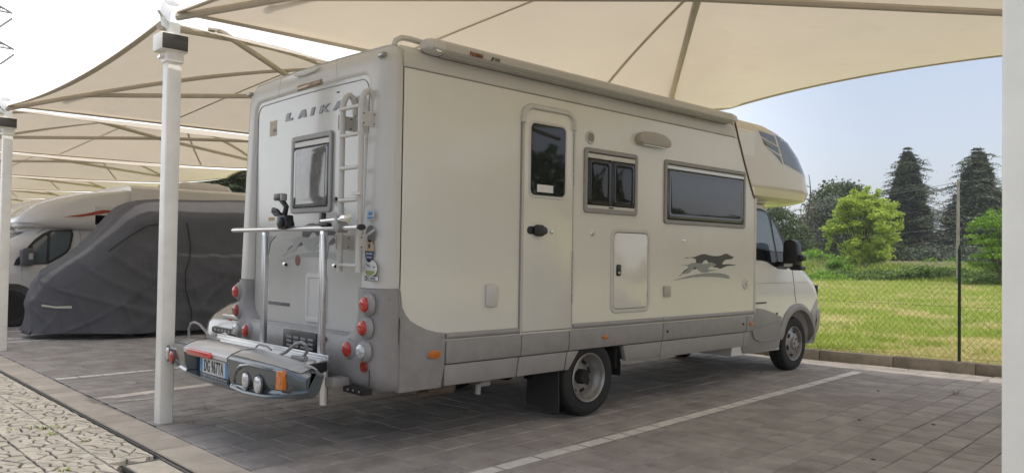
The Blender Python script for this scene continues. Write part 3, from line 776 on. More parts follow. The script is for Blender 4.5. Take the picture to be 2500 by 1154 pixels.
bushes = [(1990, 68, 'low pale bush at the left end of the bank', M_robin, 1.3, .8, 2400), (2058, 58, 'pale bush at the left foot of the bright green tree', M_robin, .75, .55, 2600), (2190, 84, 'round clipped dark shrub left of the tall cedar foot', M_oak, 1.35, 1.2, 5000),
          (2228, 86, 'dark flat shrub below the tall cedar', M_cedar, 1.5, 1.0, 3600), (2292, 80, 'spreading grey shrub between the two cedars', M_cedar2, 1.7, 1.2, 4000), (2270, 72, 'small round green shrub in the dry grass', M_robin, .55, .45, 1200),
          (2325, 72, 'small round bush left of the concrete pole', M_robin, .6, .5, 1200), (2375, 78, 'dull shrub right of the concrete pole', M_cedar2, 1.6, 1.2, 3600), (2425, 52.5, 'dark bramble under the acacia', M_bush, 1.5, .7, 5200),
          (2235, 56.2, 'dark green nettle clump on the bank, middle', M_bush, 1.1, .5, 3200), (2080, 55, 'long bramble on the left part of the bank', M_bush, 1.6, .42, 4200), (2160, 56, 'leafy bramble below the dry grass', M_bush, 1.3, .4, 3600), (2300, 57, 'bramble on the bank left of the fence post', M_bush, 1.3, .4, 3400),
          (2010, 53, 'pale grassy mound at the left of the bank', M_robin, 1.4, .4, 3400)]
for i, (px, d, lb, m, rx, rz, n) in enumerate(bushes):
    x, y = bearing(px, d); leafy('shrub', 'shrub', px, d, terr(x, y) - .05, [(0, 0, rz * .6, rx, rz), (rx * .6, 0, rz * .4, rx * .6, rz * .6), (-rx * .6, 0, rz * .4, rx * .6, rz * .7)], n, .085 if d < 70 else .12, m, lb, 40 + i, group='shrubs on and behind the bank')
# far treeline closing the horizon on the right and the dark tree behind the canopies
random.seed(99); vs, fs = [], []
for i in range(26000):
    px = random.uniform(1700, 3300); x, y = bearing(px, random.uniform(105, 120)); h = 3.0 + 1.6 * noise.noise(Vector((px * .012, 0, 1))) + 1.2 * noise.noise(Vector((px * .04, 3, 1)))
    quad_leaf(vs, fs, Vector((x, y, 1.0 + h * random.random() ** .8)), random.uniform(.15, .4))
tag(mesh('far_woods', vs, fs, M_cedar2), kind='stuff')
vs, fs = [], []
for i in range(26000):
    a = random.uniform(R_(8), R_(80)) if i % 2 else random.uniform(R_(196), R_(262)); d = random.uniform(44, 54); h = 3.4 + 2.2 * noise.noise(Vector((a * 9, 0, 1))) + 1.6 * noise.noise(Vector((a * 31, 3, 1)))  # unseen foliage added for window reflections; rear arc stands in for buildings
    if i % 2 and R_(37) < a < R_(54): h += 4.6
    quad_leaf(vs, fs, Vector((math.cos(a) * d, math.sin(a) * d, h * random.random() ** .8)), random.uniform(.2, .45))
tag(mesh('reflected_hedge', vs, fs, M_oak), kind='stuff')
cedar(545, 42, 8.2, 4.0, M_cedar, 'dark conifer seen in the gap above the covered vehicle', 31, 0.0)
cedar(455, 50, 8.0, 4.0, M_cedar, 'dark conifer farther left, mostly behind the canopies', 32, 0.0)
# bare tree
random.seed(21); x, y = bearing(1975, 76); bt = thing('bare_tree', 'thin bare tree without leaves right of the motorhome nose', 'tree', (x, y, 1.3))
tp = [Vector((x + .12 * math.sin(i * .7), y, 1.1 + 8.0 * i / 14)) for i in range(15)]
tube('trunk', tp, .15, M_bark, bt, n=7, r2=.03)
mb = MB(); dl = Vector((RIGHT.x, RIGHT.y, 0)).normalized()
for i in range(34):
    t = random.uniform(.22, .98); k = int(t * 13); p = tp[k]; a = random.uniform(0, 6.283); L = (1 - t) * 1.6 + .45; d = Vector((math.cos(a), math.sin(a), random.uniform(.0, .35)))
    q1 = p + d * L * .5; q2 = p + d * L + Vector((0, 0, random.uniform(-.1, .3))); mb.tube([p, q1, q2], .04, 4, r2=.014)
    for _ in range(3):
        e = q1.lerp(q2, random.random()); mb.tube([e, e + Vector((random.gauss(0, .3), random.gauss(0, .3), random.uniform(-.1, .3)))], .02, 3, r2=.01)
mb.build('twigs', M_bark, bt)
# concrete pole with wires, little mast
M_conc = mat('pole_concrete', (.3, .28, .24), .9, var=.2, vscale=4)
x, y = bearing(2339, 50); pl = thing('utility_pole', 'plain concrete pole carrying wires, left of the acacia', 'pole', (x, y, 1.0))
tube('shaft', [(x, y, .6), (x, y, 6.0)], .10, M_conc, pl, n=10, r2=.065)
for z, px2, d2, z2, nm in ((5.85, 1700, 95, 6.3, 0), (5.85, 2900, 45, 7.5, 0), (3.35, 1700, 95, 3.6, 0), (3.35, 2900, 45, 4.2, 0)):
    bx, by = bearing(px2, d2); pts = [(x + (bx - x) * t, y + (by - y) * t, z + (z2 - z) * t - 1.0 * 4 * t * (1 - t) * .5) for t in [i / 12 for i in range(13)]]
    tube('wire', pts, .012, mat('old_wire', (.12, .12, .12), .6), pl, n=4)
x, y = bearing(1955, 130); ms = thing('lamp_mast', 'small distant mast with a crossbar left of the bare tree', 'mast', (x, y, 1.3))
g = MB(); g.tube([(x, y, 1), (x, y, 9.2)], .12, 6, r2=.08); r = dl
for z in (9.0, 8.3): g.tube([Vector((x, y, z)) - r * 1.0, Vector((x, y, z)) + r * 1.0], .07, 5)
g.build('shaft', M_conc, ms)
# transmission tower whose arms reach into the left edge
M_steel = mat('galvanised_steel', (.3, .3, .31), .5, metal=.4)
dist = 62.0; x, y = bearing(-260, dist); tw = thing('transmission_tower', 'lattice pylon arms with hanging insulators at the left edge of the sky', 'pylon', (x, y, 0))
lt = MB(); sg = Vector((ray(0, 577).y, -ray(0, 577).x, 0)).normalized()
if sg.dot(RIGHT) < 0: sg = -sg
ctr = Vector((x, y, 0))
for tip_px, tip_py in ((30, 33), (34, 121)):
    d_ = ray(tip_px, tip_py); tip0 = CAM + d_ * (dist / math.hypot(d_.x, d_.y)); off = tip0 - ctr; zt = off.z
    for sgn in (1, -1):
        a = MB(); tip = ctr + Vector((off.x * sgn, off.y * sgn, zt)); hd2 = Vector((off.x, off.y, 0)).normalized() * sgn; Lr = math.hypot(off.x, off.y)
        for oy in (-.4, .4):
            a.tube([ctr + hd2 * .4 + Vector((0, oy, zt + 2.6)), tip], .055, 4); a.tube([ctr + hd2 * .4 + Vector((0, oy, zt + .2)), tip], .055, 4)
            for k in range(9):
                t = k / 9; t2 = (k + 1) / 9; a.tube([ctr + hd2 * (.4 + (Lr - .4) * t) + Vector((0, oy * (1 - t), zt + .2 * (1 - t))), ctr + hd2 * (.4 + (Lr - .4) * t2) + Vector((0, oy * (1 - t2), zt + 2.6 * (1 - t2)))], .03, 3)
                a.tube([ctr + hd2 * (.4 + (Lr - .4) * t) + Vector((0, oy * (1 - t), zt + .2 * (1 - t))), ctr + hd2 * (.4 + (Lr - .4) * t) + Vector((0, oy * (1 - t), zt + 2.6 * (1 - t)))], .025, 3)
        a.build('cross_arm', M_steel, tw)
        e = tip - Vector((0, 0, .35)); ins_m = MB(); ins_m.tube([tip, e], .02, 4); ins_m.tube([e, e - hd2 * .75 - Vector((0, 0, .75))], .065, 6); ins_m.tube([e - hd2 * .75 - Vector((0, 0, .75)), e - hd2 * 1.0 - Vector((0, 0, .95))], .03, 5)
        ins_m.build('insulator', M_steel, tw)
random.seed(5)
# ================================================================ MOTORHOME
W0, W1 = -2.34, 0.0; XC = -1.17
mh = thing('motorhome', 'large cream and grey overcab motorhome parked under the nearest canopy', 'motorhome', (XC, 3.4, 0))
XS, YR = XP(0.0), YP(-0.10)
def body_loop(y, b=0.0):      # open-bottomed cross-section with rounded roof edges
    r = .10; P = [(W1 - b, .80)]
    P += [(W1 - b, 2.86)]
    for i in range(7): q = R_(90 * i / 6); P.append((W1 - b - r + r * math.cos(q), 2.93 + r * math.sin(q)))
    for i in range(7): q = R_(90 + 90 * i / 6); P.append((W0 + b + r + r * math.cos(q), 2.93 + r * math.sin(q)))
    P += [(W0 + b, 2.86), (W0 + b, .80)]
    return [(x, y, z) for x, z in P]
rings('body', [body_loop(y) for y in (.02, 1.2, 1.95, 3.3, 4.6, 5.12)], M_white, mh, cap0=True, cap1=True, angle=30)
# roof side moulding above the flat panel
mo = [(.0, 2.858), (.008, 2.862), (.012, 2.90), (.006, 2.975), (-.06, 3.03)]
mesh('roof_moulding', [(x, y, z) for y in (.015, 2.0, 4.66) for x, z in mo], [(k * 5 + i, k * 5 + i + 1, k * 5 + i + 6, k * 5 + i + 5) for k in range(2) for i in range(4)], M_white2, mh, smooth=True)
box('panel_seam', (.001, .02, 2.852), (.004, 4.74, 2.858), M_ltseam, mh)
# ---- alcove from plan slices
sil = [(2.17, 6.32), (2.19, 6.43), (2.231, 6.567), (2.33, 6.60), (2.418, 6.57), (2.595, 6.493), (2.783, 6.319), (2.947, 6.063), (3.03, 5.83), (3.09, 5.60), (3.125, 5.36), (3.14, 5.1)]
def plan(yf, inset, r, z, yb=4.4, n=10, side_x=None):
    sx = (W1 if side_x is None else side_x) - inset; lx = 2 * XC - sx; P = [(sx, yb), (sx, yb + .5 * (yf - r - yb))]
    for i in range(n + 1):      # squashed corner arc
        q = R_(90 * i / n); P.append((sx - r + r * math.cos(q), yf - r + r * math.sin(q) - .0))
    for i in range(n + 1):
        q = R_(90 + 90 * i / n); P.append((lx + r + r * math.cos(q), yf - r + r * math.sin(q)))
    P += [(lx, yb + .5 * (yf - r - yb)), (lx, yb)]
    return [(x, y, z) for x, y in P]
ins = [.22, .10, .03, .0, .0, .0, .004, .012, .03, .07, .16, .34]
AR = .62
def seam_y(z):
    if z >= 3.03: return 4.66
    for (ya, za), (yb_, zb) in zip(jp, jp[1:]):
        if zb <= z <= za: return yb_ + (ya - yb_) * (z - zb) / (za - zb)
    return 5.115
jp = [(4.66, 3.03), (4.70, 2.95), (4.735, 2.863), (4.79, 2.76), (4.86, 2.62), (4.97, 2.42), (5.08, 2.23), (5.115, 2.19)]
_a = []
for (z, y), i in zip(sil, ins): _a.append((z, y, i))
_b = []
for k in range(len(_a) - 1):
    for t in (0, .5):
        _b.append(tuple(_a[k][c] * (1 - t) + _a[k + 1][c] * t for c in range(3)))
_b.append(_a[-1])
M_alc = mat('light_tinted_gelcoat', (.68, .62, .51), .2, coat=.5, var=.03, vscale=1.5)  # body gelcoat tinted warmer to carry the light on the alcove
rings('alcove', [plan(y + .57 * AR, i - .002, AR, z, yb=seam_y(z) - .004) for (z, y, i) in _b], M_alc, mh, cap0=True, cap1=True, angle=35)
# sealed joint between body and alcove
jp = [(4.66, 3.03), (4.70, 2.95), (4.735, 2.863), (4.79, 2.76), (4.86, 2.62), (4.97, 2.42), (5.08, 2.23), (5.115, 2.19)]
tube('alcove_seam', [(.003, y, z) for y, z in jp], .011, mat('brown_sealant', (.11, .085, .05), .6), mh, n=6)
box('corner_strip', (-.04, 5.112, .82), (.006, 5.165, 2.19), M_white2, mh, bevel=.008)
def alc_y(z):   # front contour of the alcove by height
    for (z0, y0), (z1, y1) in zip(sil, sil[1:]):
        if z0 <= z <= z1: return y0 + (y1 - y0) * (z - z0) / (z1 - z0)
    return 5.3
def alc_pt(s, z, d=.004):
    """point on the alcove skin: s = path length from the joint along the side and round the corner"""
    yf = alc_y(z) + .57 * AR; ins_ = 0.0
    for ((z0, _), (z1, _)), i0, i1 in zip(zip(sil, sil[1:]), ins, ins[1:]):
        if z0 <= z <= z1: ins_ = i0 + (i1 - i0) * (z - z0) / (z1 - z0)
    sx = -ins_; yc = yf - AR
    if s <= yc: return (sx + d, s, z)
    q = (s - yc) / AR
    if q <= math.pi / 2: return (sx - AR + (AR + d) * math.cos(q), yc + (AR + d) * math.sin(q), z)
    return (sx - AR - (s - yc - AR * math.pi / 2), yf + d, z)
def decal(name, quad, m, par, n=8, k=8, d=.004):
    """quad corners as (s, z): bl, br, tr, tl"""
    vs = []
    for j in range(k + 1):
        for i in range(n + 1):
            u, v = i / n, j / k
            s = (quad[0][0] * (1 - u) + quad[1][0] * u) * (1 - v) + (quad[3][0] * (1 - u) + quad[2][0] * u) * v
            z = (quad[0][1] * (1 - u) + quad[1][1] * u) * (1 - v) + (quad[3][1] * (1 - u) + quad[2][1] * u) * v
            vs.append(alc_pt(s, z, d))
    return mesh(name, vs, [(j * (n + 1) + i, j * (n + 1) + i + 1, (j + 1) * (n + 1) + i + 1, (j + 1) * (n + 1) + i) for j in range(k) for i in range(n)], m, par, smooth=True)
M_decal = mat('slate_decal', (.10, .105, .11), .25, coat=.4)
decal('graphic_band', [(5.27, 2.945), (5.66, 2.875), (5.60, 2.985), (5.24, 3.01)], M_decal, mh)
decal('graphic_band', [(5.36, 2.845), (5.73, 2.765), (5.68, 2.855), (5.285, 2.925)], M_decal, mh)
decal('graphic_band', [(5.60, 2.755), (5.80, 2.64), (5.745, 2.742), (5.375, 2.825)], M_decal, mh)
decal('front_window_band', [(5.83, 2.66), (7.15, 2.42), (6.95, 2.78), (5.64, 3.0)], mat('window_band', (.1, .12, .15), .12, coat=.6), mh, n=14)
text('model_lettering', 'KREOS', .072, (.012, 5.355, 2.85), 'x', mat('pale_lettering', (.6, .6, .6), .4), mh, sx=1.0, ext=.001).rotation_euler = (R_(102), 0, R_(90))

# ---- rear: white moulded frame, recessed panel, grey bumper
def lean(z): return max(0, (z - 1.2)) * .03
def U_up(dx, dz, r, y):      # open at the bottom, z from 1.215
    x0, x1, zt = W0 + dx, W1 - dx, 3.03 - dz; P = [(x1, 1.215), (x1, 1.5), (x1, 1.9), (x1, 2.3)]
    for i in range(9): q = R_(90 * i / 8); P.append((x1 - r + r * math.cos(q), zt - r + r * math.sin(q)))
    for i in range(1, 6): P.append((x1 - r - (x1 - x0 - 2 * r) * i / 6, zt + .02 * math.sin(math.pi * i / 6) * (1 - dx * 2)))
    for i in range(9): q = R_(90 + 90 * i / 8); P.append((x0 + r + r * math.cos(q), zt - r + r * math.sin(q)))
    P += [(x0, 2.3), (x0, 1.9), (x0, 1.5), (x0, 1.215)]
    return [(x, y + (lean(z) if y < -.07 else 0), z) for x, z in P]
prof = [(0, 0, .13, .03), (0, 0, .13, -.03), (.012, .012, .13, -.08), (.04, .04, .13, -.125), (.085, .085, .13, -.152), (.13, .115, .11, -.16), (.205, .175, .1, -.165), (.228, .20, .1, -.158), (.243, .218, .1, -.135), (.25, .225, .1, -.085)]
rings('rear_frame', [U_up(*p) for p in prof], M_white2, mh, cap1=False, angle=40, closed=False)
def U_dn(dx, zb, r, y, zt=1.213):
    x0, x1 = W0 + dx, W1 - dx; P = [(x1, zt), (x1, zt - .12)]
    for i in range(9): q = R_(-90 * i / 8); P.append((x1 - r + r * math.cos(q), zb + r + r * math.sin(q)))
    for i in range(1, 6): P.append((x1 - r - (x1 - x0 - 2 * r) * i / 6, zb))
    for i in range(9): q = R_(-90 - 90 * i / 8); P.append((x0 + r + r * math.cos(q), zb + r + r * math.sin(q)))
    P += [(x0, zt - .12), (x0, zt)]
    return [(x, y, z) for x, z in P]
profb = [(0, .45, .08, .03), (0, .45, .10, -.03), (.012, .455, .14, -.09), (.04, .475, .18, -.135), (.085, .50, .2, -.165), (.14, .56, .22, -.185), (.20, .72, .24, -.19), (.235, .83, .2, -.18), (.248, .862, .2, -.15), (.252, .868, .2, -.08)]
rings('rear_bumper', [U_dn(*p) for p in profb], M_grey, mh, cap1=False, angle=50, closed=False)
bj = [p for p in U_dn(.0, .45, .1, 0)]
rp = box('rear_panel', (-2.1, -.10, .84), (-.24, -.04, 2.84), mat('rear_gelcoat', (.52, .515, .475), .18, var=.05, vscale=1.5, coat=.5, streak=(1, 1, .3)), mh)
box('frame_joint', (-.10, -.1635, .5), (-.094, -.16, 1.205), M_dark, mh)
for x in (-.70, -1.63): 
    mesh('frame_joint', [(x - .003, -.1145, 3.035), (x + .003, -.1145, 3.035), (x + .003, -.125, 2.93), (x - .003, -.125, 2.93), (x + (.025 if x > -1 else -.02) - .003, -.128, 2.83), (x + (.025 if x > -1 else -.02) + .003, -.128, 2.83)], [(0, 1, 2, 3), (3, 2, 5, 4)], M_ltseam, mh)
prism('moulded_lip', [(-1.43, 2.985), (-1.36, 2.965), (-1.22, 2.95), (-1.05, 2.96), (-.95, 2.985), (-1.05, 2.997), (-1.38, 2.997)], YP(-.10), 0, .022, M_white2, mh, bevel=.012, seg=3)
for x in (-.09, -2.25):
    f = box('marker_light', (x - .045, -.122, 2.918), (x + .04, -.09, 2.952), M_frame, mh, bevel=.010)
    box('lens', (x - .03, -.127, 2.926), (x + .025, -.12, 2.944), M_clear, f, bevel=.003)
hb = box('high_brake_light', (-1.34, -.120, 2.838), (-.93, -.105, 2.882), mat('lamp_recess', (.3, .22, .14), .5), mh, bevel=.006)
box('lens', (-1.33, -.125, 2.845), (-.94, -.119, 2.875), M_amber, hb, bevel=.004)
_u = U_up(.262, .238, .1, -.1015)
tube('panel_gap', [(p[0], -.1015, max(p[2], .90)) for p in [(_u[0][0], 0, .95)] + _u + [(_u[-1][0], 0, .95)]], .004, M_ltseam, mh, n=5)
box('body_slot', (-.72, -.104, 2.738), (-.69, -.10, 2.748), M_dark, mh)
# brand lettering: slanted block letters
Lm = mat('brand_silver', (.17, .17, .175), .35, metal=.3)
let = {'L': [[(0, 0), (.115, 0), (.12, .022), (.062, .022), (.085, .075), (.03, .075)]],
       'A': [[(-.02, 0), (.02, 0), (.033, .014), (.068, .014), (.070, 0), (.112, 0), (.098, .075), (.045, .075)]],
       'I': [[(0, 0), (.045, 0), (.07, .075), (.025, .075)]],
       'K': [[(0, 0), (.04, 0), (.051, .03), (.09, 0), (.14, 0), (.085, .04), (.15, .075), (.105, .075), (.057, .045), (.068, .075), (.025, .075)]]}
x = -1.565
for ch, adv in (('L', .24), ('A', .19), ('I', .145), ('K', .235), ('A', .1)):
    for pl_ in let[ch]: prism('brand_letter', [(x + a * 1.12, 2.605 + b * .86 + .045 * (x + 1.565) * 0) for a, b in pl_], YR, 0, .006, Lm, mh)
    x += adv
def dogs(F, sc, name_parent, d=.0016):
    D = [(275, 298), (350, 270), (480, 265), (560, 250), (620, 225), (700, 195), (790, 190), (880, 220), (980, 237), (1080, 238), (1170, 225), (1220, 195), (1270, 182), (1320, 190), (1380, 235), (1450, 250), (1435, 285), (1410, 305), (1340, 318), (1280, 320), (1230, 345), (1195, 390), (1185, 435), (1260, 430), (1370, 430), (1460, 440), (1520, 453), (1440, 460), (1330, 465), (1250, 490), (1160, 530), (1100, 535), (1090, 510), (1010, 505), (940, 480), (870, 400), (830, 345), (790, 330), (750, 350), (710, 410), (640, 410), (565, 395), (570, 330), (555, 305), (500, 282), (430, 275)]
    D2 = [(375, 530), (300, 570), (260, 610), (240, 640), (150, 720), (330, 600), (380, 560)]; D3 = [(550, 490), (590, 520), (560, 545), (485, 555), (520, 510)]
    Lt = [(170, 460), (280, 447), (380, 440), (440, 410), (490, 395), (560, 395), (640, 412), (740, 425), (850, 405), (900, 380), (950, 385), (985, 410), (1040, 430), (1030, 460), (980, 478), (930, 480), (880, 500), (850, 540), (860, 560), (960, 560), (1080, 572), (960, 580), (880, 600), (800, 630), (760, 625), (700, 620), (640, 580), (600, 530), (570, 495), (545, 490), (510, 520), (480, 560), (440, 610), (380, 645), (250, 660), (150, 720), (230, 650), (300, 600), (370, 560), (385, 500), (370, 465), (280, 457)]
    Sw = [(0, 820), (200, 760), (400, 700), (600, 660), (800, 640), (1000, 632), (1150, 640), (1250, 660), (1330, 695), (1365, 740), (1350, 768), (1300, 765), (1150, 740), (950, 722), (700, 722), (500, 735), (250, 775)]
    for pts, m, dd in ((D, M_logo_d, d), (D2, M_logo_d, d), (D3, M_logo_d, d), (Lt, M_logo_l, 2 * d), (Sw, M_logo_l, d)):
        q = [sc(p) for p in pts]; prism('running_dog' if pts is not Sw else 'swoosh', q, F, 0, dd, m, name_parent)
dogs(XS, lambda p: side(0, 1640 + p[0] / 9.618, 600 + p[1] / 9.618), mh)
dogs(YR, lambda p: (-1.685 + p[0] / 1365 * 1.10, 1.81 - p[1] / 820 * .43), mh)
# rear window
def hung_window(par, F, o, depth, glass, name='window', shade=None, halves=False, fw=.042):
    a0, b0, a1, b1 = o; w = pane_ring(name, (a0, b0, a1, b1, .035), (a0 + fw, b0 + fw, a1 - fw, b1 - fw, .02), F, .022, M_frame, par)
    t = .03
    prism('rail', [(a0 + fw, b1 - fw - .05), (a1 - fw, b1 - fw - .05), (a1 - fw, b1 - fw - .01), (a0 + fw, b1 - fw - .01)], F, .0, .014, M_white2, w)
    prism('backing', rrect(a0 + fw - .004, b0 + fw - .004, a1 - fw + .004, b1 - fw + .004, .02), F, -.003, .003, mat('window_dark', (.012, .012, .013), .5), w)
    return w
def blister(par, F, a0, b0, a1, b1, m, name='pane'):
    L = []
    for ins_, d in ((0, .002), (.004, .016), (.014, .022), (.035, .018), (.06, .020)):
        L.append([F(p, d) for p in rrect(a0 + ins_, b0 + ins_, a1 - ins_, b1 - ins_, .03)])
    return rings(name, L, m, par, smooth=True, angle=60)
rw_ = hung_window(mh, YR, (-1.413, 1.797, -.757, 2.447), .02, None, 'rear_window')
M_shade = mat('silver_thermal_blind', (.28, .275, .26), .3, col2=(.09, .088, .08), vscale=5, coat=1.0, bump=.2, bscale=6)
blister(rw_, YR, -1.368, 1.845, -.802, 2.345, mat('hazy_acrylic', (.16, .16, .155), .06, col2=(.03, .03, .03), vscale=4.5, spec=.5, ior=1.5, coat=.6, bump=.12, bscale=4), 'pane')
for x in (-1.355, -.83): box('stay', (x, -.125, 1.87), (x + .02, -.119, 1.93), M_black, rw_)
# small things on the rear
def knob(name, x, z, m=M_chrome, y=-.10): 
    f = box(name, (x - .03, y - .012, z - .018), (x + .02, y, z + .018), m, mh, bevel=.005); lathe('pin', [(.012, 0), (.012, .02), (.0001, .022)], (x + .025, y, z), 'y', M_dark, f, n=10)
knob('latch', -1.51, 1.362); knob('latch', -.70, 1.365); knob('latch', -.71, 1.895, M_frame)
pane_ring('service_hatch', (-1.14, .90, -.805, 1.30, .03), (-1.10, .94, -.845, 1.26, .012), YR, .012, M_white2, mh)
prism('hatch_panel', rrect(-1.10, .94, -.845, 1.26, .012), YR, 0, .004, M_white2, mh)
box('model_badge', (-1.80, -.104, 1.006), (-1.42, -.10, 1.034), mat('badge_grey', (.09, .09, .09), .4), mh)
text('badge_lettering', 'KREOS 3002', .028, (-1.79, -.1045, 1.011), 'y', mat('badge_silver', (.3, .3, .3), .4), mh, sx=1.6)
for x, z, w, h, m in ((-1.85, 2.50, .13, .135, 'tan_sticker'), (-1.84, 1.745, .11, .03, 'tan_strip')):
    box('sticker', (x, -.1018, z), (x + w, -.10, z + h), mat(m, (.45, .38, .24) if m == 'tan_sticker' else (.4, .26, .1), .5, var=.2, vscale=30), mh)
text('sticker_lettering', '100', .05, (-1.80, -.1025, 2.53), 'y', mat('blue_grey_ink', (.2, .23, .28), .5), mh)
lathe('round_sticker', [(.045, 0), (.045, .002)], (-1.295, -.10, 1.40), 'y', mat('maroon_sticker', (.16, .06, .04), .5), mh, n=20)
box('plate_bracket', (-1.31, -.215, .665), (-.77, -.17, .83), M_black, mh, bevel=.006)
for i in range(4):
    for j in range(3): box('bracket_slot', (-1.24 + i * .115, -.2185, .70 + j * .035), (-1.16 + i * .115, -.2145, .718 + j * .035), M_grey2 if (i + j) % 2 else M_grey, mh)
text('bracket_lettering', 'via Leonardo da Vinci Tavarnelle V.P. Firenze', .014, (-1.285, -.2185, .675), 'y', mat('white_ink', (.7, .7, .7), .5), mh)
box('bumper_center', (-2.09, -.165, .62), (-.25, -.11, .868), M_grey, mh, bevel=.01)
lathe('sensor', [(.022, 0), (.022, .03), (.017, .035), (.0001, .03)], (-.683, -.165, .80), 'y', M_black, mh, n=14)
# round tail lights on moulded collars
def tail(x, z, m, r=.058, small=False):
    y = -.175
    c = lathe('light_collar', [(r * 1.5, .0), (r * 1.32, .016), (r * 1.12, .028), (r * 1.02, .03)], (x, y, z), 'y', M_grey, mh, n=24)
    o = lathe('tail_light', [(r * 1.04, .018), (r * 1.04, .034), (r * .97, .036), (r * .96, .030)], (x, y, z), 'y', M_grey2, mh, n=24)
    lathe('lens', [(r * .96, .03), (r * .93, .045), (r * .7, .056), (r * .35, .06), (.0001, .061)], (x, y, z), 'y', m, o, n=20)
for s in (1, -1):
    f = lambda x: x if s == 1 else 2 * XC - x
    tail(f(-.105), 1.100, M_red); tail(f(-.125), .930, M_dred if s < 0 else M_red); tail(f(-.325), .757, M_red); tail(f(-.14), .757, M_clear)
    lathe('reflector', [(.04, .0), (.04, .012), (.0001, .014)], (f(-.135), -.182, .645), 'y', M_dred, mh, n=20)
# stickers on the corner pillar
yp = -.162
M_ink = mat('sticker_navy', (.03, .05, .12), .5)
a_ = box('sticker', (-.16, yp - .003, 1.715), (-.07, yp, 1.785), mat('pale_sticker', (.5, .52, .54), .5), mh); box('emblem', (-.14, yp - .0045, 1.75), (-.09, yp - .003, 1.772), mat('sticker_blue', (.1, .25, .5), .5), a_); box('emblem', (-.155, yp - .0045, 1.725), (-.075, yp - .003, 1.737), mat('sticker_blue', (.1, .25, .5), .5), a_)
def disc(name, x, z, rx, rz, m, par, a0=0, a1=360, d=.003, n=24):
    pts = [(x + rx * math.cos(R_(a0 + (a1 - a0) * i / n)), z + rz * math.sin(R_(a0 + (a1 - a0) * i / n))) for i in range(n + (0 if a1 - a0 == 360 else 1))]
    return prism(name, pts, YP(yp), 0, d, m, par)
a_ = disc('sticker', -.115, 1.615, .058, .062, mat('sticker_grey', (.16, .16, .155), .5), mh); prism('emblem', [(-.17, 1.585), (-.06, 1.635), (-.06, 1.655), (-.17, 1.61)], YP(yp), .003, .004, M_white2, a_); prism('emblem', [(-.10, 1.535), (-.07, 1.548), (-.09, 1.553), (-.092, 1.522)], YP(yp), 0, .002, M_dark, a_)
a_ = disc('sticker', -.125, 1.488, .056, .082, mat('sticker_cream', (.5, .38, .22), .5), mh, 0, 180); disc('emblem', -.125, 1.488, .056, .082, M_ink, a_, 180, 360)
st = []
for i in range(10): r = .026 if i % 2 == 0 else .010; q = R_(90 + 36 * i); st.append((-.125 + r * math.cos(q), 1.525 + r * math.sin(q)))
prism('emblem', st, YP(yp), .003, .0042, M_ink, a_)
text('sticker_lettering', 'Blue Star', .023, (-.125, yp - .0035, 1.463), 'y', mat('white_ink', (.7, .7, .7), .5), a_, align='CENTER'); text('sticker_lettering', 'Ferries', .023, (-.125, yp - .0035, 1.436), 'y', mat('white_ink', (.7, .7, .7), .5), a_, align='CENTER')
a_ = disc('sticker', -.10, 1.363, .085, .062, M_black, mh, d=.001); disc('emblem', -.10, 1.363, .082, .059, mat('sticker_white', (.6, .6, .57), .5), a_, d=.003); disc('emblem', -.105, 1.345, .06, .035, mat('sticker_olive', (.28, .3, .1), .5), a_, 180, 360, d=.004)
for q in ((-.14, 1.39), (-.12, 1.38), (-.06, 1.375)): prism('emblem', [(q[0] - .02, q[1] + .008), (q[0], q[1] - .003), (q[0] + .022, q[1] + .006), (q[0], q[1] - .012)], YP(yp), .003, .004, M_ink, a_)
a_ = box('sticker', (-.18, yp - .002, 1.272), (-.0, yp - .0, 1.305), M_black, mh); box('emblem', (-.148, yp - .003, 1.275), (-.003, yp - .002, 1.302), mat('sticker_white', (.6, .6, .57), .5), a_)
text('sticker_lettering', 'ACERBIS', .027, (-.145, yp - .0035, 1.279), 'y', M_black, a_, sx=1.1); text('sticker_lettering', 'A', .03, (-.175, yp - .0035, 1.277), 'y', mat('white_ink', (.7, .7, .7), .5), a_)
# ladder
M_lad = mat('ladder_enamel', (.58, .56, .51), .35, var=.05, vscale=4)
ly = -.215
def ladder_rail(x, xt):
    pts = [(x, ly, 1.335)] + [(x, ly, z) for z in (1.6, 1.9, 2.2, 2.45, 2.55)] + [(x, ly + .115 - .115 * math.cos(q), 2.55 + .115 * math.sin(q)) for q in [R_(a) for a in (20, 45, 70, 90, 110, 135, 160)]] + [(x, ly + .23, 2.50)]
    return tube('ladder_rail', [(px_, min(py_, -.105), pz_) for px_, py_, pz_ in pts], .024, M_lad, lad, n=10)
lad = box('ladder', (-.455, -.222, 1.36), (-.40, -.208, 1.361), M_lad, mh)
def arch_rail(x):
    pts = [(x, ly, 1.33), (x, ly, 1.7), (x, ly, 2.1), (x, ly, 2.53)]
    for a in (30, 60, 90, 120, 150): pts.append((x, ly + .058 - .058 * math.cos(R_(a)), 2.55 + .125 * math.sin(R_(a))))
    pts.append((x, -.101, 2.52)); return tube('ladder_rail', pts, .024, M_lad, lad, n=10)
arch_rail(-.445); arch_rail(-.185)
for z in (2.555, 2.35, 2.105, 1.865, 1.38): tube('rung', [(-.445, ly - .012, z), (-.185, ly - .012, z)], .016, M_lad, lad, n=10)
for z in (2.46, 1.55):
    for x in (-.475, -.155):
        box('bracket', (x - .003, ly - .02, z - .055), (x + .003, -.10, z + .055), M_lad, lad); box('bracket_foot', (x - .003, -.108, z - .055), (x + .03, -.10, z + .055), M_lad, lad)
        for q in ((ly, z - .035), (ly, z + .035), (-.125, z - .035), (-.125, z + .035)): lathe('screw', [(.006, 0), (.005, .004), (.0001, .005)], (x + .003, q[0], q[1]), 'x', M_dark, lad, n=8)
box('bracket', (-.235, ly - .045, 1.895), (-.115, ly - .025, 1.915), M_lad, lad)
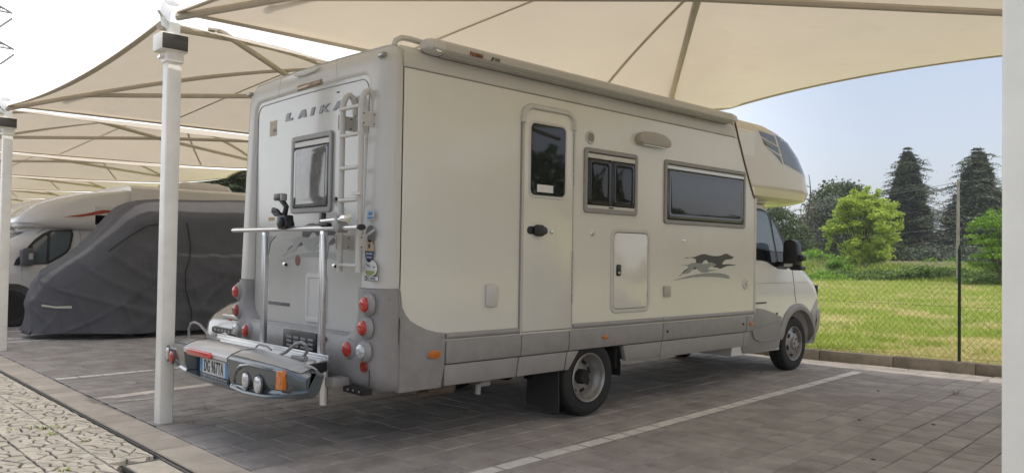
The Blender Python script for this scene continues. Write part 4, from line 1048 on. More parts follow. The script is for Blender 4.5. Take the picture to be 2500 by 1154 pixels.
bpy.data.objects.remove(lad.children[0]) if False else None

# ---- right side: door, windows, hatch
door = pane_ring('door_surround', (1.245, .60, 1.925, 2.765, .15), (1.29, .60, 1.885, 2.722, .11), XS, .028, M_white2, mh) if False else None
def arch_strip(name, y0, y1, z0, z1, r, w, d, m, par):      # upside-down U moulding
    def U(i_, dd):
        a, b, t = y0 + i_, y1 - i_, z1 - i_; rr = max(.01, r - i_); P = [(a, z0)]
        for k in range(8): q = R_(180 - 90 * k / 7); P.append((a + rr + rr * math.cos(q), t - rr + rr * math.sin(q)))
        for k in range(8): q = R_(90 - 90 * k / 7); P.append((b - rr + rr * math.cos(q), t - rr + rr * math.sin(q)))
        P.append((b, z0)); return [XS(p, dd) for p in P]
    return rings(name, [U(0, -.004), U(0, d * .6), U(w * .25, d), U(w * .75, d), U(w, d * .5), U(w, -.004)], m, par, cap1=False, closed=False)
arch_strip('door_hood', 1.238, 1.925, 2.60, 2.772, .13, .05, .035, M_white2, mh)
box('door_jamb', (-.002, 1.243, .815), (.012, 1.252, 2.61), M_ltseam, mh); box('door_jamb', (-.002, 1.254, .815), (.016, 1.268, 2.61), M_white2, mh); box('door_jamb', (-.002, 1.903, .815), (.012, 1.914, 2.61), M_white2, mh)
def rr_door(y0, z0, y1, z1, r): 
    P = [(y0, z0), (y1, z0)]
    for k in range(8): q = R_(90 * k / 7); P.append((y1 - r + r * math.cos(q), z1 - r + r * math.sin(q)))
    for k in range(8): q = R_(90 + 90 * k / 7); P.append((y0 + r + r * math.cos(q), z1 - r + r * math.sin(q)))
    return P
prism('door_gap', rr_door(1.268, .822, 1.903, 2.735, .12), XS, -.002, .0015, M_dark, mh)
dr_ = prism('entrance_door', rr_door(1.276, .828, 1.896, 2.727, .115), XS, 0, .014, M_white, mh, bevel=.005)
pane_ring('window_rim', (1.325, 1.965, 1.81, 2.635, .07), (1.355, 1.995, 1.782, 2.605, .045), XP(.013), .006, M_white2, dr_)
prism('window_seal', rrect(1.347, 1.987, 1.79, 2.613, .05), XS, .014, .0165, M_dark, dr_)
prism('door_window', rrect(1.362, 2.002, 1.776, 2.598, .04), XS, .0165, .0185, M_glass2, dr_)
box('notice', (.0185, 1.43, 2.02), (.0195, 1.63, 2.085), mat('paper_notice', (.75, .76, .74), .6), dr_)
prism('handle_plate', rrect(1.32, 1.655, 1.565, 1.722, .03), XS, .014, .024, M_black, dr_, bevel=.003)
prism('door_handle', rrect(1.385, 1.638, 1.51, 1.738, .035), XS, .024, .05, M_black, dr_, bevel=.01, seg=3)
lathe('key_lock', [(.018, 0), (.018, .012), (.012, .016), (.0001, .016)], (.014, 1.62, 1.683), 'x', M_chrome, dr_, n=12)
for z0, z1 in ((2.11, 2.585), (1.05, 1.515)):
    for k in range(7):
        a = z0 + (z1 - z0) * k / 7; tube('hinge', [(.018, 1.905, a + .004), (.018, 1.905, a + (z1 - z0) / 7 - .004)], .009, M_white2, mh, n=8)
    box('hinge_pin', (.006, 1.899, z0), (.015, 1.911, z1), M_ltseam, mh)
lathe('key_lock', [(.022, 0), (.022, .01), (.014, .016), (.0001, .016)], (0, 2.18, 1.683), 'x', M_chrome, mh, n=12)
# kitchen window: two sliding panes
w2 = hung_window(mh, XS, (2.05, 1.875, 2.842, 2.475), .02, None, 'side_window')
blister(w2, XS, 2.10, 1.95, 2.43, 2.375, M_glass, 'sliding_pane'); blister(w2, XS, 2.45, 1.95, 2.79, 2.375, M_glass, 'sliding_pane')
prism('rail', [(2.093, 1.918), (2.80, 1.918), (2.80, 1.945), (2.093, 1.945)], XS, 0, .016, M_white2, w2); box('catch', (.016, 2.40, 1.925), (.02, 2.47, 1.938), M_black, w2)
box('centre_bar', (.002, 2.425, 1.945), (.016, 2.455, 2.38), M_black, w2)
w3 = hung_window(mh, XS, (3.295, 1.82, 4.888, 2.478), .02, None, 'side_window')
blister(w3, XS, 3.345, 1.87, 4.838, 2.378, mat('clear_acrylic', (.02, .022, .024), .04, spec=.6, ior=1.75, bump=.05, bscale=2.2), 'pane')
prism('rail', [(3.34, 2.395), (4.845, 2.395), (4.845, 2.408), (3.34, 2.408)], XS, .014, .02, M_alu, w3)
# round vent, awning lamp
vt = lathe('round_vent', [(.063, 0), (.063, .008), (.055, .013), (.048, .010), (.0001, .010)], (0, 2.135, 2.57), 'x', M_white2, mh, n=28)
for k in range(8):
    z = 2.57 - .035 + k * .01; h = math.sqrt(max(0, .044 ** 2 - (z - 2.57) ** 2)); box('louvre_slot', (.010, 2.135 - h, z - .0022), (.0115, 2.135 + h, z + .0022), M_under, vt)
lp = []
for (y, z) in [(2.80, 2.645), (2.81, 2.60), (2.86, 2.583), (3.28, 2.583), (3.33, 2.60), (3.345, 2.635), (3.32, 2.675), (3.22, 2.71), (3.07, 2.722), (2.92, 2.712), (2.83, 2.685)]: lp.append((y, z))
al = prism('awning_lamp', lp, XS, 0, .07, mat('lamp_shell', (.42, .39, .35), .4), mh, bevel=.025, seg=3)
box('lens', (.02, 2.88, 2.578), (.06, 3.26, 2.585), M_clear, al)
# service hatch with rounded corners
pane_ring('locker_frame', (2.455, .935, 3.07, 1.745, .075), (2.492, .972, 3.033, 1.708, .055), XS, .012, M_white2, mh)
hd = prism('locker_door', rrect(2.498, .978, 3.027, 1.702, .05), XS, 0, .008, M_white, mh, bevel=.002)
prism('door_shadow_gap', rrect(2.492, .972, 3.033, 1.708, .052), XS, -.001, .002, M_dark, hd)
hk = prism('lock', rrect(2.532, 1.29, 2.60, 1.40, .018), XS, .008, .018, M_black, hd, bevel=.004); lathe('lock_barrel', [(.014, 0), (.012, .006), (.0001, .006)], (.018, 2.566, 1.32), 'x', M_chrome, hk, n=10)
for z in (1.565, 1.10): box('hinge', (.002, 3.03, z - .02), (.016, 3.048, z + .02), M_white2, hd, bevel=.002)
# small fittings
box('cable_flap', (0, 3.305, 1.07), (.018, 3.42, 1.18), mat('cream_flap', (.45, .42, .34), .4), mh, bevel=.004)
box('badge', (0, 3.63, 1.64), (.006, 3.70, 1.662), M_chrome, mh, bevel=.002)
fl = [(.865, 1.235), (.865, 1.06), (.90, 1.05), (.96, 1.05), (.985, 1.06), (.995, 1.20), (.985, 1.225), (.93, 1.24)]
prism('water_inlet_flap', fl, XS, 0, .03, M_white2, mh, bevel=.008)
c_ = lathe('gas_locker_cap', [(.062, 0), (.062, .008), (.05, .012), (.045, .008), (.0001, .008)], (0, 4.925, 1.18), 'x', M_white2, mh, n=24)
lathe('cap_knob', [(.025, .008), (.02, .022), (.0001, .022)], (0, 4.935, 1.185), 'x', M_white2, c_, n=14)
# ---- grey skirt
SK = XP(0.0)
prism('rear_corner_skirt', [(.028, 1.213), (.045, 1.08), (.08, 1.02), (.125, .975), (.19, .94), (.27, .905), (.36, .88), (.457, .867), (.457, .816), (.45, .62), (.42, .452), (.028, .45)], SK, -.06, .012, M_grey, mh, bevel=.008)
box('corner_strip', (-.05, .015, 1.0), (.004, .028, 1.213), M_grey, mh)
for y, z in ((.425, .842), (.40, .475), (-.06, 1.14)): lathe('rivet', [(.012, 0), (.009, .005), (.0001, .006)], (.012 if y > 0 else 0, y, z), 'x', M_grey2, mh, n=10)
def skirt(y0, y1, z0, z1, pts=None, m=M_grey, d=.014):
    return prism('skirt_panel', pts or [(y0, z0), (y1, z0), (y1, z1), (y0, z1)], SK, -.05, d, m, mh, bevel=.008)
for y0, y1 in ((.465, 1.262), (1.27, 1.86), (1.872, 3.28), (3.292, 4.93), (4.94, 5.08)):
    cz = .012
    skirt(y0, y1, .627, .806, pts=[(y0, .627), (y1, .627), (y1 + cz, .70), (y1 + cz, .806), (y0 + (cz if y0 > .5 else 0), .806), (y0 + (cz if y0 > .5 else 0), .70)])
def low(y0, y1, a=0, b=0): skirt(y0, y1, .457, .62, pts=[(y0 + a, .457), (y1 + b, .457), (y1, .62), (y0, .62)], m=M_grey2, d=.006)
low(.455, 1.25, 0, -.03); low(1.262, 1.85, -.03, -.03); 
skirt(0, 0, 0, 0, pts=[(1.835, .457), (1.88, .457), (2.02, .62), (1.862, .62)], m=M_grey2, d=.006)
skirt(0, 0, 0, 0, pts=[(2.705, .47), (3.262, .47), (3.28, .62), (2.66, .62)], m=M_grey2, d=.006); low(3.285, 4.90, -.02, -.03); low(4.905, 5.05, -.03, -.09)
box('skirt_backing', (-.10, .46, .63), (-.02, 5.05, .82), M_under, mh)
for y0, y1 in ((.46, 1.24), (1.92, 3.282), (3.29, 5.105)):
    mb = MB(); mb.tube([(.002, y0, .841), (.002, y1, .841)], .024, 12); mb.build('side_moulding', M_grey2, mh, smooth=True)
for y, z in ((.34, .712), (2.37, .719), (5.04, .714)):
    s_ = .055 if y < 1 else .036
    o = prism('side_marker', [(y + s_ * 1.25 * math.cos(R_(a)), z + s_ * .7 * math.sin(R_(a))) for a in range(0, 360, 24)], XP(.012), 0, .006, M_grey2, mh)
    prism('lens', [(y + s_ * 1.1 * math.cos(R_(a)), z + s_ * .6 * math.sin(R_(a))) for a in range(0, 360, 24)], XP(.012), .006, .016, M_orange, o, bevel=.004)
for y in (3.37, 4.865): lathe('skirt_screw', [(.016, 0), (.012, .008), (.0001, .008)], (.014, y, .717), 'x', M_black, mh, n=10)
# ---- roof awning, rail and vents
aw_prof = [(.0, 2.985), (.075, 2.985), (.115, 2.995), (.132, 3.012), (.132, 3.04), (.12, 3.07), (.085, 3.092), (.03, 3.102), (-.03, 3.095), (-.05, 3.07), (-.05, 3.0)]
aw = rings('awning_case', [[(x, y, z) for x, z in aw_prof] for y in (.30, 4.41)], mat('awning_aluminium', (.52, .505, .465), .4, metal=.1, var=.08, vscale=2, streak=(1, .2, 1)), mh, cap0=True, cap1=True, angle=28)
rings('lead_bar', [[(x, y, z) for x, z in ((.04, 2.972), (.09, 2.972), (.1, 2.98), (.1, 2.992), (.04, 2.992))] for y in (.32, 4.40)], mat('awning_bar', (.4, .39, .36), .4), aw, cap0=True)
def endcap(y, s):
    c = XC; P = [(x * 1.02 + .0, z + (.002 if z > 3.05 else -.002)) for x, z in aw_prof]
    o = rings('end_cap', [[(x, y, z) for x, z in P], [(x, y + s * .05, z) for x, z in P], [(x * .85 + .01, y + s * .11, 3.05 + (z - 3.05) * .8) for x, z in P], [(x * .5 + .02, y + s * .135, 3.05 + (z - 3.05) * .5) for x, z in P]], mat('cap_plastic', (.58, .57, .54), .4), aw, cap0=True)
endcap(.31, -1); endcap(4.40, 1)
lathe('crank_socket', [(.035, 0), (.035, .02), (.02, .025), (.018, .01), (.0001, .01)], (.10, .26, 3.02), 'x', M_chrome, aw, n=16)
text('awning_lettering', 'FIAMMA', .045, (.136, .55, 3.012), 'x', mat('brown_ink', (.22, .08, .02), .5), aw, sx=.85, off=.002); text('awning_lettering', 'F', .045, (.136, .77, 3.01), 'x', M_black, aw, shear=.3, sx=1.1, off=.002); text('awning_lettering', '800', .042, (.136, .81, 3.014), 'x', mat('grey_ink', (.1, .1, .1), .5), aw, sx=.9)
tube('roof_rail', [(-.10, .0, 3.02), (-.10, .02, 3.07), (-.10, .07, 3.098), (-.09, .14, 3.10), (-.08, .40, 3.085)], .022, M_white2, mh, n=10)
rv = prism('roof_vent', rrect(-1.0, 2.0, -.45, 2.6, .08), ZP(3.03), 0, .16, mat('vent_plastic', (.4, .38, .34), .5), mh, bevel=.05, seg=3)
prism('roof_vent', rrect(-.55, 1.15, -.2, 1.75, .08), ZP(3.03), 0, .135, mat('vent_plastic', (.4, .38, .34), .5), mh, bevel=.05, seg=3)
# ---- wheels
def wheel(cx, cy, R, out, kind, par=None, nm='wheel'):
    """outer face towards +X when out = 1"""
    s = out; rr = R
    t = [(.225, 0), (.225, -.012), (.27, .004), (.315, .004), (.34, -.008), (rr - .006, -.03), (rr, -.05), (rr, -.075), (rr - .006, -.078), (rr - .006, -.085), (rr, -.088), (rr, -.118), (rr - .006, -.121), (rr - .006, -.128), (rr, -.131), (rr, -.17), (rr - .02, -.19), (.28, -.21), (.2, -.2)]
    w = lathe(nm, [(a, b * s) for a, b in t], (cx, cy, rr), 'x', M_tyre, par or mh, n=48, caps=False)
    if kind == 'front':
        p = [(.228, -.004), (.222, .004), (.214, .0), (.208, -.02), (.205, -.045), (.17, -.03), (.125, -.008), (.09, .0), (.0001, .0)]
    else:
        p = [(.228, -.002), (.22, .006), (.21, -.002), (.204, -.02), (.195, -.06), (.18, -.075), (.172, -.11), (.165, -.125), (.12, -.125), (.085, -.115), (.0001, -.115)]
    rim = lathe('rim', [(a, b * s) for a, b in p], (cx, cy, rr), 'x', M_rim, w, n=48, caps=False)
    nh = 6 if kind == 'front' else 8; hr = .155 if kind == 'front' else .14; hd_ = -.02 if kind == 'front' else -.124
    for k in range(nh):
        q = 6.283 * k / nh + .3; c = Vector((cx, cy + hr * math.cos(q), rr + hr * math.sin(q))); rd = Vector((0, math.cos(q), math.sin(q))); tg = Vector((0, -math.sin(q), math.cos(q)))
        pts = []
        for a in range(0, 360, 30):
            u = .034 * math.copysign(abs(math.cos(R_(a))) ** .5, math.cos(R_(a))); v = .016 * math.copysign(abs(math.sin(R_(a))) ** .5, math.sin(R_(a))); pts.append(c + tg * u + rd * v)
        k0 = [tuple(p_ + Vector((s * (hd_ + .006 + (.0 if kind != 'front' else .012 * 0)), 0, 0)) + Vector((s * ((abs((p_ - Vector((cx, cy, rr))).length) - hr) * (-.45 if kind == 'front' else 0)), 0, 0))) for p_ in pts]
        k1 = [(a_[0] - s * .004, a_[1], a_[2]) for a_ in k0]
        rings('vent_hole', [k1, k0], M_under, rim)
    hubp = [(.09, -.002), (.088, .018), (.075, .03), (.0001, .032)] if kind == 'front' else [(.07, -.116), (.068, -.06), (.055, -.045), (.0001, -.045)]
    lathe('hub_cap', [(a, b * s) for a, b in hubp], (cx, cy, rr), 'x', M_grey if kind == 'front' else M_under, w, n=24)
    for k in range(5):
        q = 6.283 * k / 5 + .5; lathe('wheel_nut', [(.012, 0), (.012, s * .012), (.0001, s * .014)], (cx + s * (.028 if kind == 'front' else -.112), cy + .062 * math.cos(q), rr + .062 * math.sin(q)), 'x', M_dark, w, n=6)
    return w
wheel(-.02, 2.19, .355, 1, 'rear'); wheel(-2.32, 2.19, .355, -1, 'rear')
for x_, s_ in ((-.275, 1), (-2.07, -1)): lathe('inner_tyre', [(.2, 0), (.33, 0), (.355, -.03 * s_), (.355, -.17 * s_), (.33, -.2 * s_), (.2, -.2 * s_)], (x_, 2.19, .355), 'x', M_tyre, mh, n=32, caps=False)
wheel(-.235, 6.60, .355, 1, 'front'); wheel(-2.105, 6.60, .355, -1, 'front')
# underbody, flaps, pipes
box('underbody', (-2.2, .0, .60), (-.12, 5.3, .80), M_under, mh); box('chassis_rail', (-.62, -.1, .44), (-.52, 6.2, .62), M_under, mh); box('chassis_rail', (-1.82, -.1, .44), (-1.72, 6.2, .62), M_under, mh)
tube('axle', [(-.3, 2.19, .36), (-2.04, 2.19, .36)], .06, M_under, mh); lathe('differential', [(.08, -.12), (.17, -.05), (.17, .05), (.08, .12)], (-1.17, 2.19, .36), 'x', M_under, mh, n=16)
lathe('spare_wheel', [(.2, -.09), (.33, -.09), (.35, -.05), (.35, .05), (.33, .09), (.2, .09)], (-1.1, .95, .42), 'z', M_tyre, mh, n=28)
box('tank', (-1.6, 3.4, .36), (-.5, 4.7, .6), M_under, mh, bevel=.03); tube('silencer', [(-1.5, 4.2, .4), (-1.5, 5.0, .4)], .09, M_under, mh, n=12)
ms_ = mesh('mudflap', [(-.46, 1.83, .50), (-.04, 1.79, .50), (-.04, 1.80, .075), (-.10, 1.80, .062), (-.44, 1.80, .08), (-.46, 1.81, .12), (-.46, 1.845, .50), (-.04, 1.805, .50), (-.04, 1.812, .075), (-.10, 1.812, .062), (-.44, 1.812, .08), (-.46, 1.822, .12)], [(0, 1, 2, 3, 4, 5), (11, 10, 9, 8, 7, 6)] + [(i, i + 6, (i + 1) % 6 + 6, (i + 1) % 6) for i in range(6)], mat('mudflap_rubber', (.035, .032, .03), .6), mh)
wa = MB()
for i in range(12):
    a0, a1 = R_(-10 + 200 * i / 12), R_(-10 + 200 * (i + 1) / 12); c = (2.24, .40); r = .43
    P = [(c[0] + r * math.cos(a), c[1] + min(.38, r * math.sin(a))) for a in (a0, a1)]
    wa.add([(-.03, *P[0]), (-.03, *P[1]), (-.5, *P[1]), (-.5, *P[0])], [(0, 1, 2, 3)])
wa.build('wheel_liner', M_under, mh)
box('liner_flap', (-.42, 2.60, .40), (-.04, 2.615, .62), M_under, mh)
tube('exhaust_pipe', [(-.45, .80, .42), (-.22, .55, .415), (-.10, .33, .405), (-.09, .28, .40)], .028, mat('rusty_exhaust', (.16, .12, .09), .6, metal=.3, var=.4, vscale=30), mh, n=12)
lathe('silencer', [(.001, -.16), (.06, -.14), (.065, .14), (.001, .16)], (-.14, .5, .425), 'y', mat('rusty_exhaust', (.16, .12, .09), .6), mh, n=14)
dp = tube('drain_pipe', [(-.42, 1.30, .345), (-.42, 1.21, .345), (-.42, 1.18, .335), (-.42, 1.175, .26)], .026, M_white2, mh, n=12)
# ---- cab
cs = [(.31, 7.17), (.36, 7.38), (.47, 7.50), (.66, 7.56), (.83, 7.56), (.98, 7.53), (1.10, 7.46), (1.17, 7.38), (1.27, 7.20), (1.36, 7.02), (1.42, 6.90), (1.60, 6.68), (1.80, 6.50), (2.0, 6.32), (2.16, 6.18)]
def cab_x(z):
    if z < 1.3: return -.20 - (.02 if z < .45 else 0) - .015 * smooth(1.0, 1.3, z)
    return -.215 - .10 * (z - 1.3)
def cab_r(z): return .42 if z < 1.1 else (.42 - .1 * (z - 1.1) if z < 1.42 else .36)
cab_loops = [plan(y, 0, cab_r(z), z, yb=5.0, n=8, side_x=cab_x(z)) for z, y in cs]
cab = rings('cab', cab_loops, mat('cab_paint', (.84, .825, .77), .2, coat=.6, var=.04, vscale=2), mh, cap0=True, cap1=True, angle=50)
cut = lathe('arch_cutter', [(.46, -.5), (.46, .5)], (0, 6.62, .36), 'x', None, None, n=48)
cut2 = lathe('arch_cutter', [(.46, -.5), (.46, .5)], (-2.34, 6.62, .36), 'x', None, None, n=48)
for c in (cut, cut2):
    md = cab.modifiers.new('cut', 'BOOLEAN'); md.operation = 'DIFFERENCE'; md.object = c; md.solver = 'EXACT'
bpy.context.view_layer.update()
dg = bpy.context.evaluated_depsgraph_get(); ev = cab.evaluated_get(dg); nm_ = bpy.data.meshes.new_from_object(ev)
if len(nm_.polygons) > 20:
    nm_.set_sharp_from_angle(angle=R_(50)); cab.modifiers.clear(); cab.data = nm_
for c in (cut, cut2): bpy.data.objects.remove(c)
box('arch_liner', (-.75, 6.15, .30), (-.70, 7.1, .86), M_under, mh); box('engine_block', (-1.9, 6.0, .35), (-.7, 7.2, .8), M_under, mh)
# grey arch lip, sill and nose bumper following the skin
def lip(r0, r1, d, a0, a1, m, name, cy=6.62, cz=.36, n=22):
    L0, L1, L2, L3 = [], [], [], []
    for i in range(n + 1):
        a = R_(a0 + (a1 - a0) * i / n)
        def pt(r, dd):
            y, z = cy + r * math.cos(a), cz + r * math.sin(a); yf = 7.5; x = cab_x(z); rr = cab_r(z)
            if y > yf - rr: x = x - rr + math.sqrt(max(0, rr * rr - (y - yf + rr) ** 2)) 
            return (x + dd, y, z)
        L0.append(pt(r0, -.05)); L1.append(pt(r0, d)); L2.append(pt((r0 + r1) / 2, d * 1.2)); L3.append(pt(r1, d * .3))
    return rings(name, [L0, L1, L2, L3], m, mh, cap1=False, closed=False)
lip(.445, .53, .035, 2, 170, M_grey2, 'wheel_arch_trim')
def skin(pts, d): return [(cab_x(z) + d, y, z) for y, z in pts]
def skin_prism(name, pts, m, d0, d1, par=None, bevel=0):
    n = len(pts); vs = skin(pts, d0) + skin(pts, d1)
    return mesh(name, vs, [tuple(range(n)), tuple(range(2 * n - 1, n - 1, -1))] + [(i, i + n, (i + 1) % n + n, (i + 1) % n) for i in range(n)], m, par or mh, bevel=bevel)
skin_prism('cab_sill', [(5.19, .875), (5.35, .872), (5.56, .862), (5.72, .845), (5.88, .81), (6.02, .775), (6.17, .73), (6.14, .62), (6.12, .5), (6.13, .40), (6.13, .33), (5.95, .318), (5.45, .315), (5.25, .33), (5.19, .46)], M_grey2, -.02, .016, bevel=.006)
tube('sill_crease', [(cab_x(.6) + .018, 5.4, .61), (cab_x(.6) + .018, 5.8, .655), (cab_x(.6) + .018, 6.1, .68)], .006, M_grey, mh, n=6)
tube('step_crease', [(cab_x(.6) + .018, 5.42, .60), (cab_x(.6) + .018, 5.47, .50), (cab_x(.6) + .018, 5.6, .455), (cab_x(.6) + .018, 6.05, .46)], .008, mat('crease_pale', (.34, .33, .32), .4), mh, n=6)
# front bumper: grey band wrapping the nose
def nose_loop(z, d, y_extra=0):
    yf = None
    for (z0, y0), (z1, y1) in zip(cs, cs[1:]):
        if z0 <= z <= z1: yf = y0 + (y1 - y0) * (z - z0) / (z1 - z0)
    full = plan(yf + d, -d, cab_r(z) + d * .5, z, yb=7.13, n=10, side_x=cab_x(z)); return full
nb = [nose_loop(z, d) for z, d in ((.33, .0), (.36, .015), (.5, .02), (.66, .02), (.76, .018), (.80, .0))]
rings('front_bumper', nb, M_grey2, mh, cap1=False, closed=False)
# upper bumper wedge beside the arch
skin_prism('bumper_wedge', [(7.00, .76), (7.12, .88), (7.18, .93), (7.18, .60), (7.12, .60)], mat('silver_bumper', (.42, .43, .45), .35), -.03, .012)
hl = box('headlight', (-.62, 7.32, .93), (-.36, 7.45, 1.14), M_black, mh, bevel=.02); box('lens', (-.60, 7.35, .95), (-.38, 7.46, 1.12), M_clear, hl, bevel=.02)
box('side_repeater', (-.30, 7.24, .985), (-.235, 7.30, 1.12), M_black, mh, bevel=.01)
# cab glass and door lines
def onskin(px, py):
    x = -.2
    for _ in range(4): y, z = side(x, px, py); x = cab_x(z)
    return (y, z)
Z5 = lambda a, b: onskin(1840 + a / 4.123, 500 + b / 4.123)
skin_prism('window_surround', [Z5(*p) for p in [(20, 30), (70, 38), (120, 60), (165, 105), (235, 220), (322, 362), (330, 500), (330, 648), (245, 642), (190, 610), (130, 572), (80, 560), (20, 556)]], M_black, -.01, .004)
dw = skin_prism('door_window', [Z5(*p) for p in [(20, 58), (75, 66), (118, 80), (140, 130), (165, 240), (190, 370), (208, 470), (100, 445), (20, 430)]], mat('cab_glass', (.12, .17, .2), .03, ior=1.8, spec=.6), .004, .008)
skin_prism('door_window', [Z5(*p) for p in [(20, 440), (100, 455), (206, 480), (218, 560), (220, 600), (150, 565), (90, 550), (20, 545)]], M_glass2, .004, .007)
skin_prism('quarter_window', [Z5(*p) for p in [(168, 135), (225, 240), (280, 370), (305, 470), (225, 470), (200, 340)]], mat('cab_glass', (.12, .17, .2), .03, ior=1.8), .004, .008)
skin_prism('quarter_window', [Z5(*p) for p in [(228, 480), (308, 480), (312, 600), (245, 590)]], M_glass2, .004, .007)
tube('door_gap', [(cab_x(z) + .001, y, z) for y, z in [(6.50, 1.345), (6.53, 1.14), (6.545, 1.0), (6.575, .90)]], .004, M_dark, mh, n=6)
tube('crease_line', [(cab_x(1.17) + .001, y, 1.17) for y in (5.2, 5.9, 6.5, 6.9)], .006, M_white2, mh, n=6)
sb = box('door_badge', (-.198, 5.50, .915), (-.192, 5.78, .935), mat('badge_grey', (.09, .09, .09), .4), mh)
lathe('fuel_cap', [(.012, 0), (.012, .012), (.0001, .012)], (-.186, 6.03, .78), 'x', M_dark, mh, n=10)
# A-pillar edge, windscreen, interior
ws = [plan(y + .004, -.003, cab_r(z) - .01, z, yb=6.2, n=8, side_x=cab_x(z) - .06) for z, y in cs if 1.42 <= z <= 2.1]
rings('windscreen', ws, M_glass2, mh, cap1=False, closed=False)
# door mirror
mr_ = prism('door_mirror', [(-.12, 1.37), (-.12, 1.55), (-.115, 1.68), (-.085, 1.715), (-.02, 1.725), (.04, 1.705), (.07, 1.65), (.085, 1.50), (.085, 1.40), (.06, 1.365), (-.08, 1.355)], YP(6.17), 0, .13, M_black, mh, bevel=.035, seg=3)
box('mirror_skirt', (.07, 6.04, 1.45), (.15, 6.16, 1.53), M_black, mr_, bevel=.025, seg=3); box('indicator', (-.095, 6.026, 1.375), (.02, 6.045, 1.42), M_clear, mr_, bevel=.006)
box('mirror_arm', (-.26, 6.08, 1.38), (-.10, 6.16, 1.44), M_black, mr_, bevel=.01); box('mirror_foot', (-.02, 6.02, 1.335), (.14, 6.17, 1.39), M_black, mr_, bevel=.022, seg=3)
# ================================================================ BIKE CARRIER behind the motorhome
cr = thing('bike_carrier', 'aluminium bicycle carrier with slate light bar and number plate behind the motorhome', 'bike carrier', (-1.03, -.6, .3))
M_slate = mat('slate_metallic', (.10, .118, .13), .22, metal=.45, coat=.6)
M_silver = mat('silver_paint', (.56, .56, .55), .3, metal=.15, coat=.4)
# tray
for y0, y1, z in ((-.352, -.325, .695), (-.42, -.36, .682), (-.50, -.425, .676), (-.60, -.505, .672)):
    box('tray_rail', (-2.30, y0, z - .055), (-.40, y1, z), M_alu, cr, bevel=.004)
box('tray_lip', (-2.30, -.345, .665), (-.375, -.328, .715), M_alu, cr, bevel=.003)
box('tray_side', (-2.30, -.625, .57), (-.40, -.608, .66), M_alu, cr, bevel=.004)
prism('end_cap', [(-.345, .60), (-.345, .672), (-.62, .652), (-.622, .575), (-.60, .572), (-.585, .562), (-.555, .574), (-.50, .578), (-.47, .57), (-.44, .584), (-.40, .588)], XP(-.40), 0, .025, M_black, cr, bevel=.003)
box('tray_end', (-2.33, -.625, .58), (-2.30, -.33, .68), M_black, cr)
for i in range(9): box('tray_rib', (-.62 - .07 * i, -.60, .545), (-.60 - .07 * i, -.36, .56), M_black, cr)
for x in (-.62, -1.45): box('support_arm', (x - .03, -.62, .50), (x + .03, -.20, .56), M_black, cr, bevel=.004)
box('skirt_plate', (-1.9, -.352, .44), (-.47, -.34, .62), M_grey, cr)
box('bracket', (-.42, -.34, .49), (-.30, -.20, .55), M_frame, cr, bevel=.004); box('bracket', (-.32, -.24, .45), (-.06, -.16, .495), M_under, cr)
for x in (-.25, -.18, -.1): lathe('bolt', [(.008, 0), (.008, .008), (.0001, .01)], (x, -.24, .475), 'y', M_frame, cr, n=8)
# uprights and top bar
def upright(x, zb):
    m = MB(); m.box((x - .028, -.342, zb), (x + .028, -.302, 1.635)); o = m.build('upright', M_alu, cr, bevel=.006)
    for dx in (-.012, .012): box('groove', (x + dx - .003, -.3435, .70), (x + dx + .003, -.3415, 1.61), M_frame, o)
    return o
upright(-1.44, .60); upright(-.50, .60)
tube('foot_tube', [(-.44, -.33, .60), (-.44, -.33, .345)], .030, M_alu, cr, n=14)
prism('gusset', [(-1.40, 1.60), (-1.27, 1.60), (-1.36, 1.55), (-1.395, 1.45)], YP(-.31), 0, .01, M_frame, cr); prism('gusset', [(-.46, 1.60), (-.34, 1.60), (-.43, 1.55), (-.46, 1.42)], YP(-.31), 0, .01, M_frame, cr)
bp_ = [(.032 * math.cos(R_(a)) * (1.0), .02 * math.sin(R_(a))) for a in range(0, 360, 20)]
rings('top_bar', [[(x, -.325 + u, 1.655 + v) for u, v in bp_] for x in (-2.03, .0)], M_alu, cr, cap0=True, cap1=True)
rings('bar_cap', [[(x, -.325 + u * 1.05, 1.655 + v * 1.08) for u, v in bp_] for x in (.0, .02)], M_black, cr, cap0=True, cap1=True)
# clamps and frame holders
cl1 = prism('frame_clamp', [(-1.115, 1.655), (-1.11, 1.725), (-1.14, 1.74), (-1.10, 1.765), (-.99, 1.765), (-.985, 1.73), (-.96, 1.69), (-.975, 1.66), (-1.03, 1.648)], YP(-.36), -.05, .03, M_black, cr, bevel=.012, seg=3)
tube('clamp_strap', [(-1.07, -.37, 1.74), (-1.13, -.38, 1.80), (-1.22, -.37, 1.815), (-1.245, -.36, 1.80), (-1.20, -.36, 1.775), (-1.10, -.36, 1.77)], .017, M_black, cl1, n=8)
tube('clamp_strap', [(-1.05, -.36, 1.76), (-1.02, -.36, 1.83), (-1.09, -.36, 1.88), (-1.12, -.36, 1.90)], .022, M_black, cl1, n=8)
box('clamp_block', (-1.20, -.385, 1.885), (-1.06, -.335, 1.94), M_black, cl1, bevel=.01); box('buckle', (-1.075, -.39, 1.88), (-1.035, -.345, 1.935), M_frame, cl1, bevel=.006)
lathe('clamp_knob', [(.045, 0), (.045, .02), (.03, .03), (.0001, .03)], (-1.035, -.39, 1.705), 'y', M_black, cl1, n=14)
cl2 = box('frame_clamp', (-.50, -.37, 1.672), (-.45, -.33, 1.77), M_black, cr, bevel=.01); box('clamp_pad', (-.52, -.38, 1.672), (-.36, -.30, 1.69), M_black, cl2, bevel=.006)
tube('holder_arm', [(-.47, -.36, 1.705), (-.16, -.36, 1.715)], .017, M_alu, cl2, n=12); lathe('holder_knob', [(.03, -.03), (.032, .03), (.0001, .035)], (-.14, -.36, 1.72), 'x', M_chrome, cl2, n=14)
